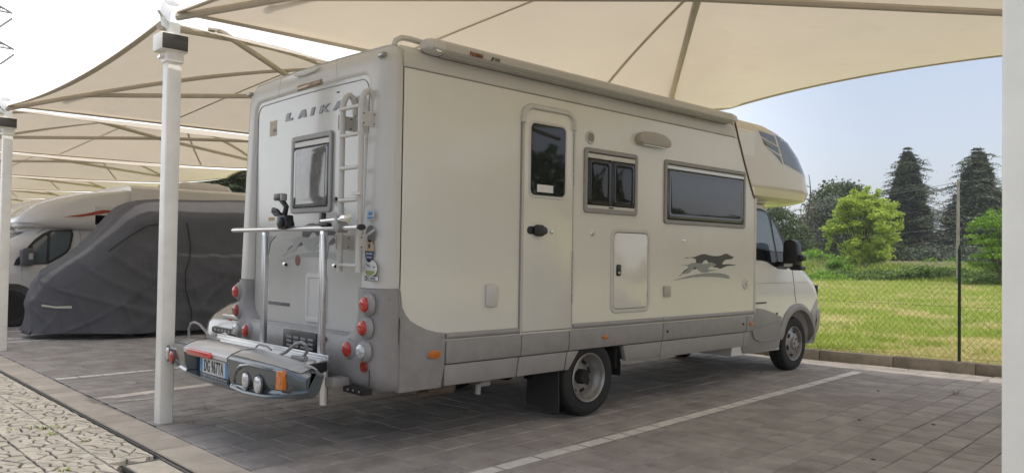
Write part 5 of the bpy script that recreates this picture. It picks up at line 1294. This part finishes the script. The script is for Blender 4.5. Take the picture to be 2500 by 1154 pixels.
prism('bar_clamp', [(-.305, 1.68), (-.27, 1.63), (-.22, 1.615), (-.20, 1.655), (-.215, 1.685), (-.225, 1.74), (-.25, 1.745), (-.27, 1.71)], YP(-.37), -.08, .01, M_frame, cl2, bevel=.008)
# hoops for wheels
tube('wheel_hoop', [(-.93, -.55, .69), (-.74, -.56, .685), (-.62, -.55, .73), (-.50, -.54, .80), (-.42, -.53, .822), (-.385, -.52, .805), (-.39, -.50, .76), (-.47, -.49, .70)], .012, M_frame, cr, n=10)
tube('hoop_sleeve', [(-.41, -.50, .70), (-.60, -.50, .69)], .02, M_grey, cr, n=10)
tube('wheel_hoop', [(-2.25, -.62, .70), (-2.26, -.62, .77), (-2.22, -.62, .825), (-2.14, -.62, .845), (-2.05, -.61, .83), (-1.95, -.60, .78), (-1.87, -.59, .73), (-1.72, -.58, .72)], .011, M_frame, cr, n=10)
tube('rail_hook', [(-1.33, -.44, .69), (-1.28, -.44, .72), (-1.15, -.43, .715), (-1.1, -.42, .69)], .008, M_frame, cr, n=8)
# light bar: lofted along x
def sec(x):
    t = (x + 1.03) / 1.11; a = abs(t); yf = -.93 + .10 * a ** 3 + (.06 * max(0, a - .93) / .07); zt = .755 - .045 * a ** 3 - .02 * max(0, a - .9) / .1
    zb = .455 + .045 * a ** 2; cen = smooth(.56, .50, -(-abs(x + 1.185))) if False else (1.0 if -1.60 < x < -.77 else 0.0)
    rec = .115 * cen
    return [(-.60, .655), (-.66, zt - .02), (-.72, zt), (yf + .10, zt - .005), (yf + .03, zt - .03), (yf, zt - .055), (yf + .004 + (0), zt - .085), (yf + rec + .004, zt - .088 - (.012 if cen else 0)), (yf + rec + .012, (zb + zt) / 2 - .03), (yf + rec + .03, zb + (.055 if cen else .06)), (yf + .02, zb + (.045 if cen else .04)), (yf + .045, zb + .008), (yf + .10, zb), (-.64, zb + .035)]
xs_ = [-2.135, -2.12, -2.08, -2.0, -1.9, -1.8, -1.7, -1.64, -1.605, -1.57, -1.5, -1.3, -1.1, -.9, -.80, -.765, -.72, -.62, -.5, -.4, -.3, -.2, -.1, -.02, .03, .06, .075]
L = []
for x in xs_:
    s_ = sec(x); e = max(0, (abs(x + 1.03) - 1.02) / .09); e = min(1, e)
    c = (-.76, .60); k = 1 - .22 * e * e
    L.append([(x, c[0] + (y - c[0]) * k, c[1] + (z - c[1]) * k) for y, z in s_])
lb = rings('light_bar', L, M_slate, cr, cap0=True, cap1=True, angle=42)
# pale silver top skin of the middle section
top = []
for i in range(13):
    x = -1.60 + .83 * i / 12; s_ = sec(x); top.append([(x, y - (.003 if k > 3 else 0), z + (.003 if k < 6 else -.0)) for k, (y, z) in enumerate(s_[1:7])])
rings('top_skin', top, M_silver, lb, cap1=False, closed=False, angle=60)
top = []
for i in range(13):
    x = -2.1 + .47 * i / 12; s_ = sec(x); top.append([(x, y, z + .003) for (y, z) in s_[1:5]])
rings('side_skin', top, mat('slate_light', (.33, .34, .345), .28, metal=.1, coat=.5), lb, cap1=False, closed=False, angle=60)
top = []
for i in range(16):
    x = -.74 + .78 * i / 15; s_ = sec(x); top.append([(x, y, z + .003) for (y, z) in s_[1:5]])
rings('side_skin', top, mat('slate_light', (.33, .34, .345), .28, metal=.1, coat=.5), lb, cap1=False, closed=False, angle=60)
bl = prism('brake_light', [(-1.475, .668), (-1.47, .70), (-1.44, .71), (-1.05, .71), (-1.02, .70), (-1.015, .672), (-1.04, .664), (-1.45, .66)], YP(-.928), -.01, .022, M_red, lb, bevel=.008, seg=3)
# number plate
pb_ = box('number_plate', (-1.41, -.862, .525), (-.90, -.852, .645), mat('plate_white', (.68, .69, .66), .45), lb, bevel=.003)
for x0, x1 in ((-1.408, -1.363), (-.947, -.902)): box('blue_band', (x0, -.8635, .527), (x1, -.8615, .643), mat('plate_blue', (.04, .22, .5), .4), pb_)
text('plate_lettering', 'DG 967TA', .128, (-1.155, -.864, .542), 'y', mat('plate_ink', (.02, .02, .022), .5), pb_, sx=.55, align='CENTER', off=.001, spacing=1.12)
text('plate_lettering', 'I', .03, (-1.39, -.8645, .535), 'y', mat('white_ink', (.7, .7, .7), .5), pb_)
box('plate_holder', (-1.42, -.858, .495), (-.89, -.848, .655), M_black, lb, bevel=.003); text('holder_lettering', 'LEONARDO  via Leonardo da Vinci  Tavarnelle  Firenze', .02, (-1.155, -.8595, .503), 'y', mat('white_ink', (.7, .7, .7), .5), lb, align='CENTER')
text('bar_lettering', 'Hercules', .034, (-1.93, -.895, .655), 'y', mat('white_ink', (.7, .7, .7), .5), lb, shear=.2)
def oval(name, x, z, y, rx, rz, m, par, rim=True, tilt=0):
    E = [(x + rx * math.cos(R_(a)), z + rz * math.sin(R_(a))) for a in range(0, 360, 18)]
    def sc(k): return [(x + (p[0] - x) * k, z + (p[1] - z) * k) for p in E]
    o = rings('lamp_rim', [[(a, y, b) for a, b in sc(1.22)], [(a, y - .012, b) for a, b in sc(1.14)], [(a, y - .004, b) for a, b in sc(1.0)]], mat('slate_dark', (.05, .06, .066), .3, coat=.5), par, cap1=True)
    rings('lens', [[(a, y - .004, b) for a, b in sc(1.0)], [(a, y - .018, b) for a, b in sc(.9)], [(a, y - .026, b) for a, b in sc(.5)], [(a, y - .028, b) for a, b in sc(.05)]], m, o, cap1=True)
oval('lamp', -.50, .575, -.905, .046, .056, M_clear, lb); oval('lamp', -.335, .565, -.895, .05, .06, M_clear, lb)
oval('lamp', -2.065, .60, -.86, .032, .058, M_clear, lb); oval('lamp', -1.935, .585, -.875, .04, .055, M_red, lb)
# sculpted lamp brow and lower lip
tube('brow', [(-.715, -.86, .49), (-.69, -.905, .55), (-.64, -.915, .625), (-.55, -.925, .672), (-.42, -.915, .69), (-.28, -.90, .685), (-.20, -.885, .68), (-.12, -.84, .67)], .013, M_slate, lb, n=8)
tube('lower_lip', [(-.76, -.86, .51), (-.72, -.905, .50), (-.5, -.91, .49), (-.25, -.885, .495), (-.12, -.85, .51), (-.06, -.81, .52)], .018, M_slate, lb, n=8)
rf = prism('orange_reflector', [(-.135, .555), (-.12, .68), (-.035, .69), (-.03, .565)], YP(-.868), -.02, .012, M_orange, lb, bevel=.004); lathe('reflector_ring', [(.03, 0), (.03, .004), (.024, .004), (.022, .001)], (-.08, -.88, .62), 'y', M_orange, rf, n=16)

# ================================================================ SMALL CAR beside it
car = thing('small_car', 'small grey hatchback half hidden behind the motorhome rear corner', 'car', (-3.87, 2.4, 0))
M_car = mat('champagne_paint', (.25, .23, .215), .25, metal=.2, coat=.9)
def pnose(yf, inset, r, z, xc, hw, yb, n=8):      # plan slice of a vehicle whose nose points to -Y
    a = xc + hw - inset; b = xc - hw + inset; P = [(a, yb), (a, (yb + yf + r) / 2)]
    for i in range(n + 1): q = R_(90 * i / n); P.append((a - r + r * math.cos(q), yf + r - r * math.sin(q)))
    P.append(((a + b) / 2, yf - .03))
    for i in range(n + 1): q = R_(90 - 90 * i / n); P.append((b + r - r * math.cos(q), yf + r - r * math.sin(q)))
    P += [(b, (yb + yf + r) / 2), (b, yb)]
    return [(x, y, z) for x, y in P]
cb = rings('body', [pnose(yf, i, .38, z, -3.87, .87, 4.4) for z, yf, i in ((.16, .52, .08), (.22, .45, .02), (.40, .42, 0), (.53, .44, 0), (.64, .47, 0), (.73, .54, .01), (.82, .68, .02), (.89, .88, .05), (.95, 1.15, .10), (1.0, 1.45, .16))], M_car, car, cap0=True, cap1=True, angle=40)
rings('cabin', [pnose(yf, i, .3, z, -3.87, .87, 4.35) for z, yf, i in ((.98, 1.35, .12), (1.2, 1.75, .17), (1.42, 2.2, .24), (1.49, 2.5, .35))], M_glass2, car, cap1=True)
prism('roof', rrect(-4.5, 2.35, -3.24, 4.2, .2), ZP(1.47), 0, .05, M_car, car, bevel=.02)
C_ = lambda a, b: rear(.43, 520 + a / 6.414, 720 + b / 6.414)
prism('grille', [(-4.22, .545), (-4.22, .59), (-4.17, .605), (-3.55, .605), (-3.50, .59), (-3.52, .54), (-3.6, .53), (-4.15, .53)], YP(.425), -.02, .008, M_black, car, bevel=.004)
for i in range(7): box('grille_slot', (-4.14 + .09 * i, .408, .555), (-4.08 + .09 * i, .416, .585), M_frame, car)
prism('bonnet_trim', [(-4.15, .72), (-4.05, .75), (-3.6, .75), (-3.55, .72), (-3.6, .705), (-4.05, .70)], YP(.50), -.02, .02, mat('pale_trim', (.62, .62, .6), .2, metal=.6), car, bevel=.006)
for x in (-4.36, -3.38): 
    o = prism('headlight', [(x * 1 - .09, .72), (x - .07, .79), (x + .05, .80), (x + .10, .76), (x + .08, .72)], YP(.68), -.04, .04, M_clear, car, bevel=.015)
lathe('emblem', [(.045, 0), (.04, .012), (.0001, .014)], (-3.87, .487, .665), 'y', mat('emblem_red', (.4, .05, .04), .3), car, n=20)
cp = box('number_plate', (-4.06, .408, .445), (-3.70, .418, .555 - .03), mat('plate_white', (.68, .69, .66), .45), car, bevel=.002)
box('blue_band', (-4.058, .406, .447), (-4.02, .409, .523), mat('plate_blue', (.04, .22, .5), .4), cp); box('blue_band', (-3.74, .406, .447), (-3.702, .409, .523), mat('plate_blue', (.04, .22, .5), .4), cp)
text('plate_lettering', 'FE 612LP', .085, (-3.88, .405, .457), 'y', mat('plate_ink', (.02, .02, .022), .5), cp, sx=.62, align='CENTER', off=.001)
box('air_intake', (-4.3, .43, .26), (-3.44, .44, .38), M_black, car, bevel=.005)
for x in (-4.68, -3.06):
    for y in (1.2, 3.7): 
        s_ = -1 if x < -4 else 1; w_ = lathe('wheel', [(.2, 0), (.28, .0), (.31, -.03 * s_), (.31, -.17 * s_), (.2, -.2 * s_)], (x + .03 * s_, y, .31), 'x', M_tyre, car, n=28, caps=False); lathe('rim', [(.2, 0), (.17, -.03 * s_), (.0001, -.01 * s_)], (x + .03 * s_, y, .31), 'x', M_rim, w_, n=20)

# ================================================================ COVERED VEHICLE
cv = thing('covered_vehicle', 'vehicle wrapped in a dark grey fitted cover, nose pointing left', 'covered vehicle', (-9.9, 2.5, 0))
M_cover = mat('grey_cover_cloth', (.085, .084, .09), .75, var=.12, vscale=3, bump=.25, bscale=14)
zt_ = [(-.54, .22), (-.53, .45), (-.50, .72), (-.43, .92), (-.30, 1.07), (-.05, 1.22), (.2, 1.36), (.47, 1.55), (.8, 1.86), (1.0, 2.08), (1.17, 2.24), (1.35, 2.32), (1.7, 2.36), (2.4, 2.38), (3.2, 2.42), (4.5, 2.43), (5.6, 2.40), (5.9, 2.2), (6.0, 1.6), (6.02, .2)]
def ztop(y):
    y = min(y, 6.02)
    for (a, za), (b, zb) in zip(zt_, zt_[1:]):
        if a <= y <= b: return za + (zb - za) * (y - a) / (b - a)
    return .2
NA, NB = 230, 120
def cover_base(i, j):
    s = i / NA; y = -.54 + 6.54 * (s ** 1.35); zt = ztop(y); f = smooth(-.50, .95, y); hw = .30 + .72 * f ** .5; hw *= 1 - .10 * smooth(5.2, 6.0, y); y = y + .30 * smooth(1.6, -.6, y)
    r = min(.34, zt * .4); t = j / NB * 2 - 1; a = abs(t); sg_ = 1 if t > 0 else -1
    zb = .10 + .05 * noise.noise(Vector((y * 1.3, sg_ * 3, 0))); tl = .10 + .06 * smooth(.8, 2.2, zt)
    if a > .42: k = (a - .42) / .58; z = (zt - r) + (zb - zt + r) * k; x = hw - tl * (1 - k)
    else: q = a / .42; x = (hw - tl) * q; z = zt - r * (q ** 4.5)
    return Vector((sg_ * x, y, z))
def ridge(v, p): return max(0.0, 1 - abs(noise.noise(v)) * 2.2) ** p
BG = [[cover_base(i, j) for j in range(NB + 1)] for i in range(NA + 1)]
vs = []
for i in range(NA + 1):
    for j in range(NB + 1):
        p = BG[i][j]; du = BG[min(i + 1, NA)][j] - BG[max(i - 1, 0)][j]; dv = BG[i][min(j + 1, NB)] - BG[i][max(j - 1, 0)]
        n_ = dv.cross(du)
        n_ = n_.normalized() if n_.length > 1e-9 else Vector((0, 0, 1))
        if n_.dot(p - Vector((0, p.y + .3, 1.0))) < 0: n_ = -n_
        y, z = p.y, p.z; lo = smooth(2.3, .5, z)
        # drapes pulled tight from the bonnet and roof corners down to the hem, and slack folds along the hem
        u1 = Vector((y * .55 + z * 1.25, z * .5 - y * .25, p.x * .6)); u2 = Vector((y * 1.0 - z * 1.5, z * .35 + y * .3, p.x * .5 + 5)); u3 = Vector((y * 3.2 + z * .9, z * .7, p.x + 9))
        d = .022 * ridge(u1 * 1.5, 5) * (.35 + lo) + .019 * ridge(u2 * 1.3, 6) * (.3 + lo) + .014 * ridge(u3, 4) * lo + .012 * noise.noise(Vector((y * 1.2, z * 1.6, p.x)))
        if y < .15: d += .012 * math.sin((p.x + p.z * .25) * 22) * smooth(.85, .25, z)
        vs.append(tuple(Vector((-9.9, 0, 0)) + p + n_ * d))
fs = [(i * (NB + 1) + j, i * (NB + 1) + j + 1, (i + 1) * (NB + 1) + j + 1, (i + 1) * (NB + 1) + j) for i in range(NA) for j in range(NB)]
fs.append(tuple(j for j in range(NB + 1)))
mesh('cover', vs, fs, M_cover, cv, smooth=True, angle=70)
def on_cover(y, z):
    i = min(range(NA + 1), key=lambda q: abs(vs[q * (NB + 1) + NB - 20][1] - y)); best = None
    for j in range(NB // 2, NB + 1):
        p = Vector(vs[i * (NB + 1) + j]); e = abs(p.z - z)
        if best is None or e < best[0]: best = (e, p)
    return best[1] + Vector((.008, 0, .003))
M_pip = mat('cover_piping', (.012, .012, .013), .6)
tube('zip_seam', [on_cover(1.98 + .05 * math.sin(z * 5), z) for z in [.25 + .17 * k for k in range(11)]], .009, M_pip, cv, n=5)
tube('piping', [on_cover(y, z) for y, z in ((.74, 1.42), (.95, 1.60), (1.15, 1.74), (1.32, 1.87), (1.5, 1.9), (1.75, 1.88))], .007, M_pip, cv, n=5)
mb = MB(); p0, p1, p2 = on_cover(-.1, .56), on_cover(.06, .53), on_cover(.26, .53)
mb.add([p0 + Vector((.03, -.01, .01)), p0 + Vector((.03, -.01, -.02)), p1 + Vector((.05, 0, -.015)), p1 + Vector((.05, 0, .015)), p2 + Vector((.04, 0, -.02)), p2 + Vector((.04, 0, .02))], [(0, 1, 2, 3), (3, 2, 4, 5)]); mb.build('strap', mat('pale_strap', (.5, .5, .4), .6), cv)
# a bit of the shadowed underside: wheels
for y in (1.35, 4.6):
    for x, s_ in ((-9.2, 1), (-10.6, -1)): lathe('wheel', [(.15, 0), (.3, 0), (.33, -.03 * s_), (.33, -.18 * s_), (.15, -.2 * s_)], (x, y, .33), 'x', M_tyre, cv, n=24)

# ================================================================ WHITE MOTORHOMES behind
def low_profile(label, dx):
    root = thing('motorhome', label, 'motorhome', (-13.1 + dx, 2.6, 0), group='white motorhomes parked beyond the covered vehicle')
    MW = mat('bright_white_paint', (.62, .60, .57), .22, coat=.6, var=.03, vscale=1.5)
    xc = -13.1 + dx
    rings('overcab', [pnose(yf, i, .5, z, xc, 1.1, 2.6) for z, yf, i in ((1.83, .42, .12), (1.88, .16, .03), (1.94, .06, 0), (2.02, .09, 0), (2.12, .18, 0), (2.29, .38, .02), (2.42, .68, .03), (2.53, 1.05, .05), (2.60, 1.42, .08), (2.66, 1.8, .14), (2.70, 2.2, .25))], MW, root, cap0=True, cap1=True, angle=60)
    rings('body', [[(xc + x, y, z) for x, z in ((1.12, .45), (1.12, 2.58), (1.08, 2.70), (.95, 2.76), (-.95, 2.76), (-1.08, 2.70), (-1.12, 2.58), (-1.12, .45))] for y in (2.0, 4, 7.2)], MW, root, cap0=True, cap1=True, angle=30)
    rings('side_panel', [[(xc + x, y, z) for x, z in ((1.10, .9), (1.10, 2.3), (-1.10, 2.3), (-1.10, .9))] for y in (1.35, 2.1)], MW, root, cap0=True, cap1=True)
    cab_ = rings('cab', [pnose(yf, i, .4, z, xc, 1.0, 2.3) for z, yf, i in ((.30, -1.35, .05), (.4, -1.45, 0), (.7, -1.5, 0), (.95, -1.35, 0), (1.08, -1.1, .01), (1.17, -.75, .04), (1.30, -.5, .06), (1.5, -.2, .08), (1.75, .18, .10), (1.95, .45, .13))], MW, root, cap0=True, cap1=True, angle=40)
    c1 = lathe('arch_cutter', [(.45, -.5), (.45, .5)], (xc + 1.0, .0, .36), 'x', None, None, n=40)
    md = cab_.modifiers.new('cut', 'BOOLEAN'); md.operation = 'DIFFERENCE'; md.object = c1; md.solver = 'EXACT'; bpy.context.view_layer.update()
    nm2 = bpy.data.meshes.new_from_object(cab_.evaluated_get(bpy.context.evaluated_depsgraph_get()))
    cab_.modifiers.clear()
    if len(nm2.polygons) > 20: nm2.set_sharp_from_angle(angle=R_(40)); cab_.data = nm2
    bpy.data.objects.remove(c1)
    box('wheel_well', (xc + .3, -.45, .3), (xc + .48, .45, .82), M_under, root)
    def xs3(z): return xc + 1.0 - (.0 if z < 1.08 else .01 + (z - 1.08) * .11)
    def sp(name, pts, m, d0, d1, par):
        n = len(pts); v = [(xs3(z) + d0, y, z) for y, z in pts] + [(xs3(z) + d1, y, z) for y, z in pts]
        return mesh(name, v, [tuple(range(n)), tuple(range(2 * n - 1, n - 1, -1))] + [(i, i + n, (i + 1) % n + n, (i + 1) % n) for i in range(n)], m, par)
    fr = sp('window_frame', [(.02, 1.14), (.06, 1.24), (.36, 1.62), (.50, 1.74), (.62, 1.80), (.99, 1.82), (1.02, 1.74), (.97, 1.48), (.92, 1.38), (.60, 1.17)], M_black, -.01, .012, root)
    sp('door_window', [(.60, 1.21), (.62, 1.74), (.66, 1.775), (.96, 1.785), (.975, 1.74), (.93, 1.47), (.88, 1.40)], mat('cool_glass', (.10, .12, .125), .05, ior=1.8), .012, .016, fr)
    sp('quarter_window', [(.30, 1.16), (.33, 1.52), (.53, 1.70), (.57, 1.69), (.55, 1.19)], mat('cool_glass', (.10, .12, .125), .05, ior=1.8), .012, .016, fr)
    tube('door_gap', [(xs3(z) + .002, y, z) for y, z in ((.15, 1.12), (.16, .8), (.3, .78))], .006, M_frame, root, n=5); tube('door_gap', [(xs3(z) + .002, y, z) for y, z in ((.40, 1.74), (.60, 1.88), (1.12, 1.9), (1.16, 1.5), (1.14, .8))], .006, M_frame, root, n=5)
    mr2 = prism('door_mirror', [(.10, 1.16), (.10, 1.42), (.15, 1.46), (.28, 1.45), (.33, 1.38), (.33, 1.18), (.26, 1.13), (.14, 1.13)], XP(xc + 1.02), 0, .20, mat('mirror_grey', (.08, .08, .085), .4), root, bevel=.03, seg=3)
    box('indicator', (xc + 1.22, .21, 1.25), (xc + 1.225, .28, 1.36), M_clear, mr2)
    sp('lower_trim', [(-.95, .30), (-.45, .30), (-.45, .60), (-.6, .78), (-.95, .80)], MW, .0, .01, root)
    lip2 = [[(xc + 1.0 + d, r * math.cos(R_(a)), .36 + r * math.sin(R_(a))) for a in range(-10, 191, 10)] for r, d in ((.44, -.04), (.44, .02), (.52, .02), (.52, -.01))]
    rings('arch_trim', lip2, MW, root, cap1=False, closed=False)
    w_ = lathe('wheel', [(.225, -.01), (.24, .0), (.31, .0), (.335, -.03), (.335, -.19), (.2, -.2)], (xc + 1.0, .0, .335), 'x', M_tyre, root, n=36, caps=False)
    rm = lathe('rim', [(.225, -.01), (.215, -.02), (.2, -.07), (.0001, -.07)], (xc + 1.0, .0, .335), 'x', M_under, w_, n=32)
    for k in range(5):
        for o_ in (-.13, .13):
            q = 6.283 * k / 5 + .3 + o_; q2 = 6.283 * k / 5 + .3 + o_ * .5
            tube('spoke', [(xc + .965, .05 * math.cos(q2), .335 + .05 * math.sin(q2)), (xc + .975, .215 * math.cos(q), .335 + .215 * math.sin(q))], .014, M_rim, rm, n=6)
    wn = [pnose(yf, i, .4, z, xc, 1.0, .6) for z, yf, i in ((1.24, -.60, .14), (1.5, -.22, .15), (1.76, .16, .17))]
    rings('windscreen', [[(x, y - .012, z) for x, y, z in l[3:-3]] for l in wn], mat('cool_glass', (.10, .12, .125), .05, ior=1.8), root, cap1=False, closed=False)
    SP = lambda p, d: (xc + 1.1 + d, p[0], p[1])
    prism('red_stripe', [(.80, 2.062), (1.17, 2.135), (1.47, 2.225), (1.86, 2.225), (1.84, 2.18), (1.53, 2.165), (1.36, 2.125), (1.08, 2.068)], SP, .002, .006, mat('rust_red', (.35, .055, .02), .4), root)
    prism('side_window', rrect(1.46, 1.86, 2.1, 2.04, .03), XP(xc + 1.12), -.0, .012, M_glass2, root)
    for z in (1.87, 1.91, 1.95, 1.99): box('louvre_slot', (xc + 1.1, 1.37, z), (xc + 1.108, 1.44, z + .012), M_black, root)
    sk = []
    for z, yf in ((2.06, .13), (2.2, .27), (2.36, .54)):
        sk.append([(x, y - .012, z) for x, y, z in pnose(yf, .18, .42, z, xc, 1.1, 1.2)[3:-3]])
    rings('skylight', sk, mat('skylight_glass', (.32, .33, .33), .05, coat=1, ior=1.8), root, cap1=False, closed=False)
    ac = rings('air_conditioner', [[(xc + x, y, z) for x, y in rrect(-.2 - w2_, 3.1 + i, .45 + w2_, 4.4 - i, .12)] for z, i, w2_ in ((2.76, .05, 0), (2.80, -.02, .02), (2.90, .05, 0), (2.96, .25, -.08), (2.97, .5, -.15))], MW, root, cap1=True, angle=50)
    box('roof_box', (xc - .9, 5.0, 2.76), (xc - .4, 5.5, 2.86), MW, root, bevel=.03)
    return root
low_profile('white low-profile motorhome with rust-red stripe, just beyond the covered vehicle', 0)
low_profile('farthest white motorhome, only its roof and nose showing past the other', -3.35)

# ================================================================ small natural things on the paving
M_weed = mat('weed_green', (.22, .27, .05), .6, translucent=.3, obj_rand=.3)
M_dry = mat('dry_grass', (.30, .26, .19), .8, translucent=.2, obj_rand=.2)
def weed(x, y, n, h, m, lb, cat, spread=.05):
    vs2, fs2 = [], []
    for _ in range(n):
        a = random.uniform(0, 6.283); r = random.random() * spread; bx, by = x + r * math.cos(a), y + r * math.sin(a); l = h * random.uniform(.5, 1.2); q = a + random.gauss(0, .6); c = Vector((bx, by, -.01)); e = c + Vector((math.cos(q) * l * .8, math.sin(q) * l * .8, l * random.uniform(.3, .9)))
        s_ = Vector((-math.sin(q), math.cos(q), 0)) * (.0045 if m is M_weed else .002); mm_ = c.lerp(e, .55) + Vector((0, 0, l * .15)); k = len(vs2); vs2 += [c - s_ * .3, c + s_ * .3, mm_ + s_, mm_ - s_, e]; fs2 += [(k, k + 1, k + 2, k + 3), (k + 3, k + 2, k + 4)]
    o = mesh('weed', vs2, fs2, m, None); tag(o, lb, cat); return o
def zg(px, py):
    d = ray(px, py); t = (0 - CAM.z) / d.z; return (CAM.x + d.x * t, CAM.y + d.y * t)
for (px, py, n, h, m, lb, cat) in ((108, 1045, 34, .05, M_weed, 'largest patch of green weeds among the lane stones', 'weed'), (143, 1042, 16, .04, M_weed, 'small green weed just right of the largest patch', 'weed'), (75, 1043, 12, .035, M_weed, 'small pale weed left of the largest patch', 'weed'),
        (125, 1060, 22, .04, M_weed, 'low green weed below the largest patch', 'weed'), (158, 1146, 30, .035, M_weed, 'flat mossy tuft at the bottom edge of the lane', 'weed'), (211, 1076, 12, .03, M_weed, 'tiny weed in the second long lane joint', 'weed'),
        (35, 1049, 10, .03, M_weed, 'tiny weed nearest the left edge of the lane', 'weed'), (278, 1109, 8, .03, M_weed, 'tiny weed nearest the drain', 'weed'),
        (470, 1033, 26, .07, M_dry, 'dry grass tuft right of the near post foot', 'dry weed'), (500, 1000, 22, .06, M_dry, 'bleached straw wisp behind the near post', 'dry weed'), (518, 1040, 8, .05, M_dry, 'thin dry stalks two pavers right of the near post', 'dry weed'),
        (570, 1058, 10, .04, M_dry, 'small straw wisp in the shade under the carrier', 'dry weed'), (335, 935, 16, .06, M_dry, 'dry grass curl left of the near post', 'dry weed'), (2333, 963, 22, .13, M_dry, 'single tall dry stalk on the right-hand paving', 'dry weed'),
        (2410, 930, 26, .07, M_dry, 'pale dry weeds near the right post below the kerb', 'dry weed'), (2345, 962, 20, .05, M_dry, 'brown dry tuft beside the tall stalk', 'dry weed'), (1855, 912, 14, .11, M_dry, 'thin dry stalk near the motorhome front wheel', 'dry weed'),
        (2046, 866, 26, .15, M_dry, 'dry grass hanging over the kerb by the motorhome nose', 'dry weed'), (2295, 895, 26, .16, M_dry, 'dry grass hanging over the kerb left of the fence post', 'dry weed'), (1985, 868, 16, .15, M_dry, 'dry grass at the kerb behind the front wheel', 'dry weed')):
    x, y = zg(px, py); weed(x, y, n, h, m, lb, cat, .04 if h < .1 else .025)
M_stain = mat('dark_lump', (.05, .04, .032), .8)
for px, py, lb in ((2098, 1026, 'dark dried leaf on the paving, largest of the three'), (2279, 1037, 'small black clod on the paving nearer the right post'), (2132, 1122, 'tiny dark pebble nearest the bottom edge'), (2144, 954, 'thin dark leaf on the paving toward the kerb')):
    x, y = zg(px, py); o = prism('dried_leaf', [(x - .018, y - .006), (x - .003, y - .013), (x + .018, y - .002), (x + .012, y + .011), (x - .009, y + .01)], ZP(.003), 0, .008, M_stain, None, bevel=.004); tag(o, lb, 'leaf')

# lettering: turn every text into plain geometry
bpy.context.view_layer.update()
dg = bpy.context.evaluated_depsgraph_get()
for o in [o for o in SC.objects if o.type == 'FONT']:
    me = bpy.data.meshes.new_from_object(o.evaluated_get(dg)); n = bpy.data.objects.new(o.name.split('.')[0], me); COL.objects.link(n)
    n.parent = o.parent; n.location = o.location; n.rotation_euler = o.rotation_euler; n.scale = o.scale
    bpy.data.objects.remove(o)

# thin summer haze in the air
hzm = bpy.data.materials.new('haze_air'); hzm.use_nodes = True; hn = hzm.node_tree; hn.nodes.clear(); ho = hn.nodes.new('ShaderNodeOutputMaterial'); pv = hn.nodes.new('ShaderNodeVolumePrincipled')
pv.inputs['Color'].default_value = (.92, .95, 1, 1); pv.inputs['Density'].default_value = .0006; pv.inputs['Anisotropy'].default_value = .3
hn.links.new(pv.outputs[0], ho.inputs['Volume'])
tag(box('haze', (-150, -80, -1.5), (120, 260, 27), hzm), kind='stuff')
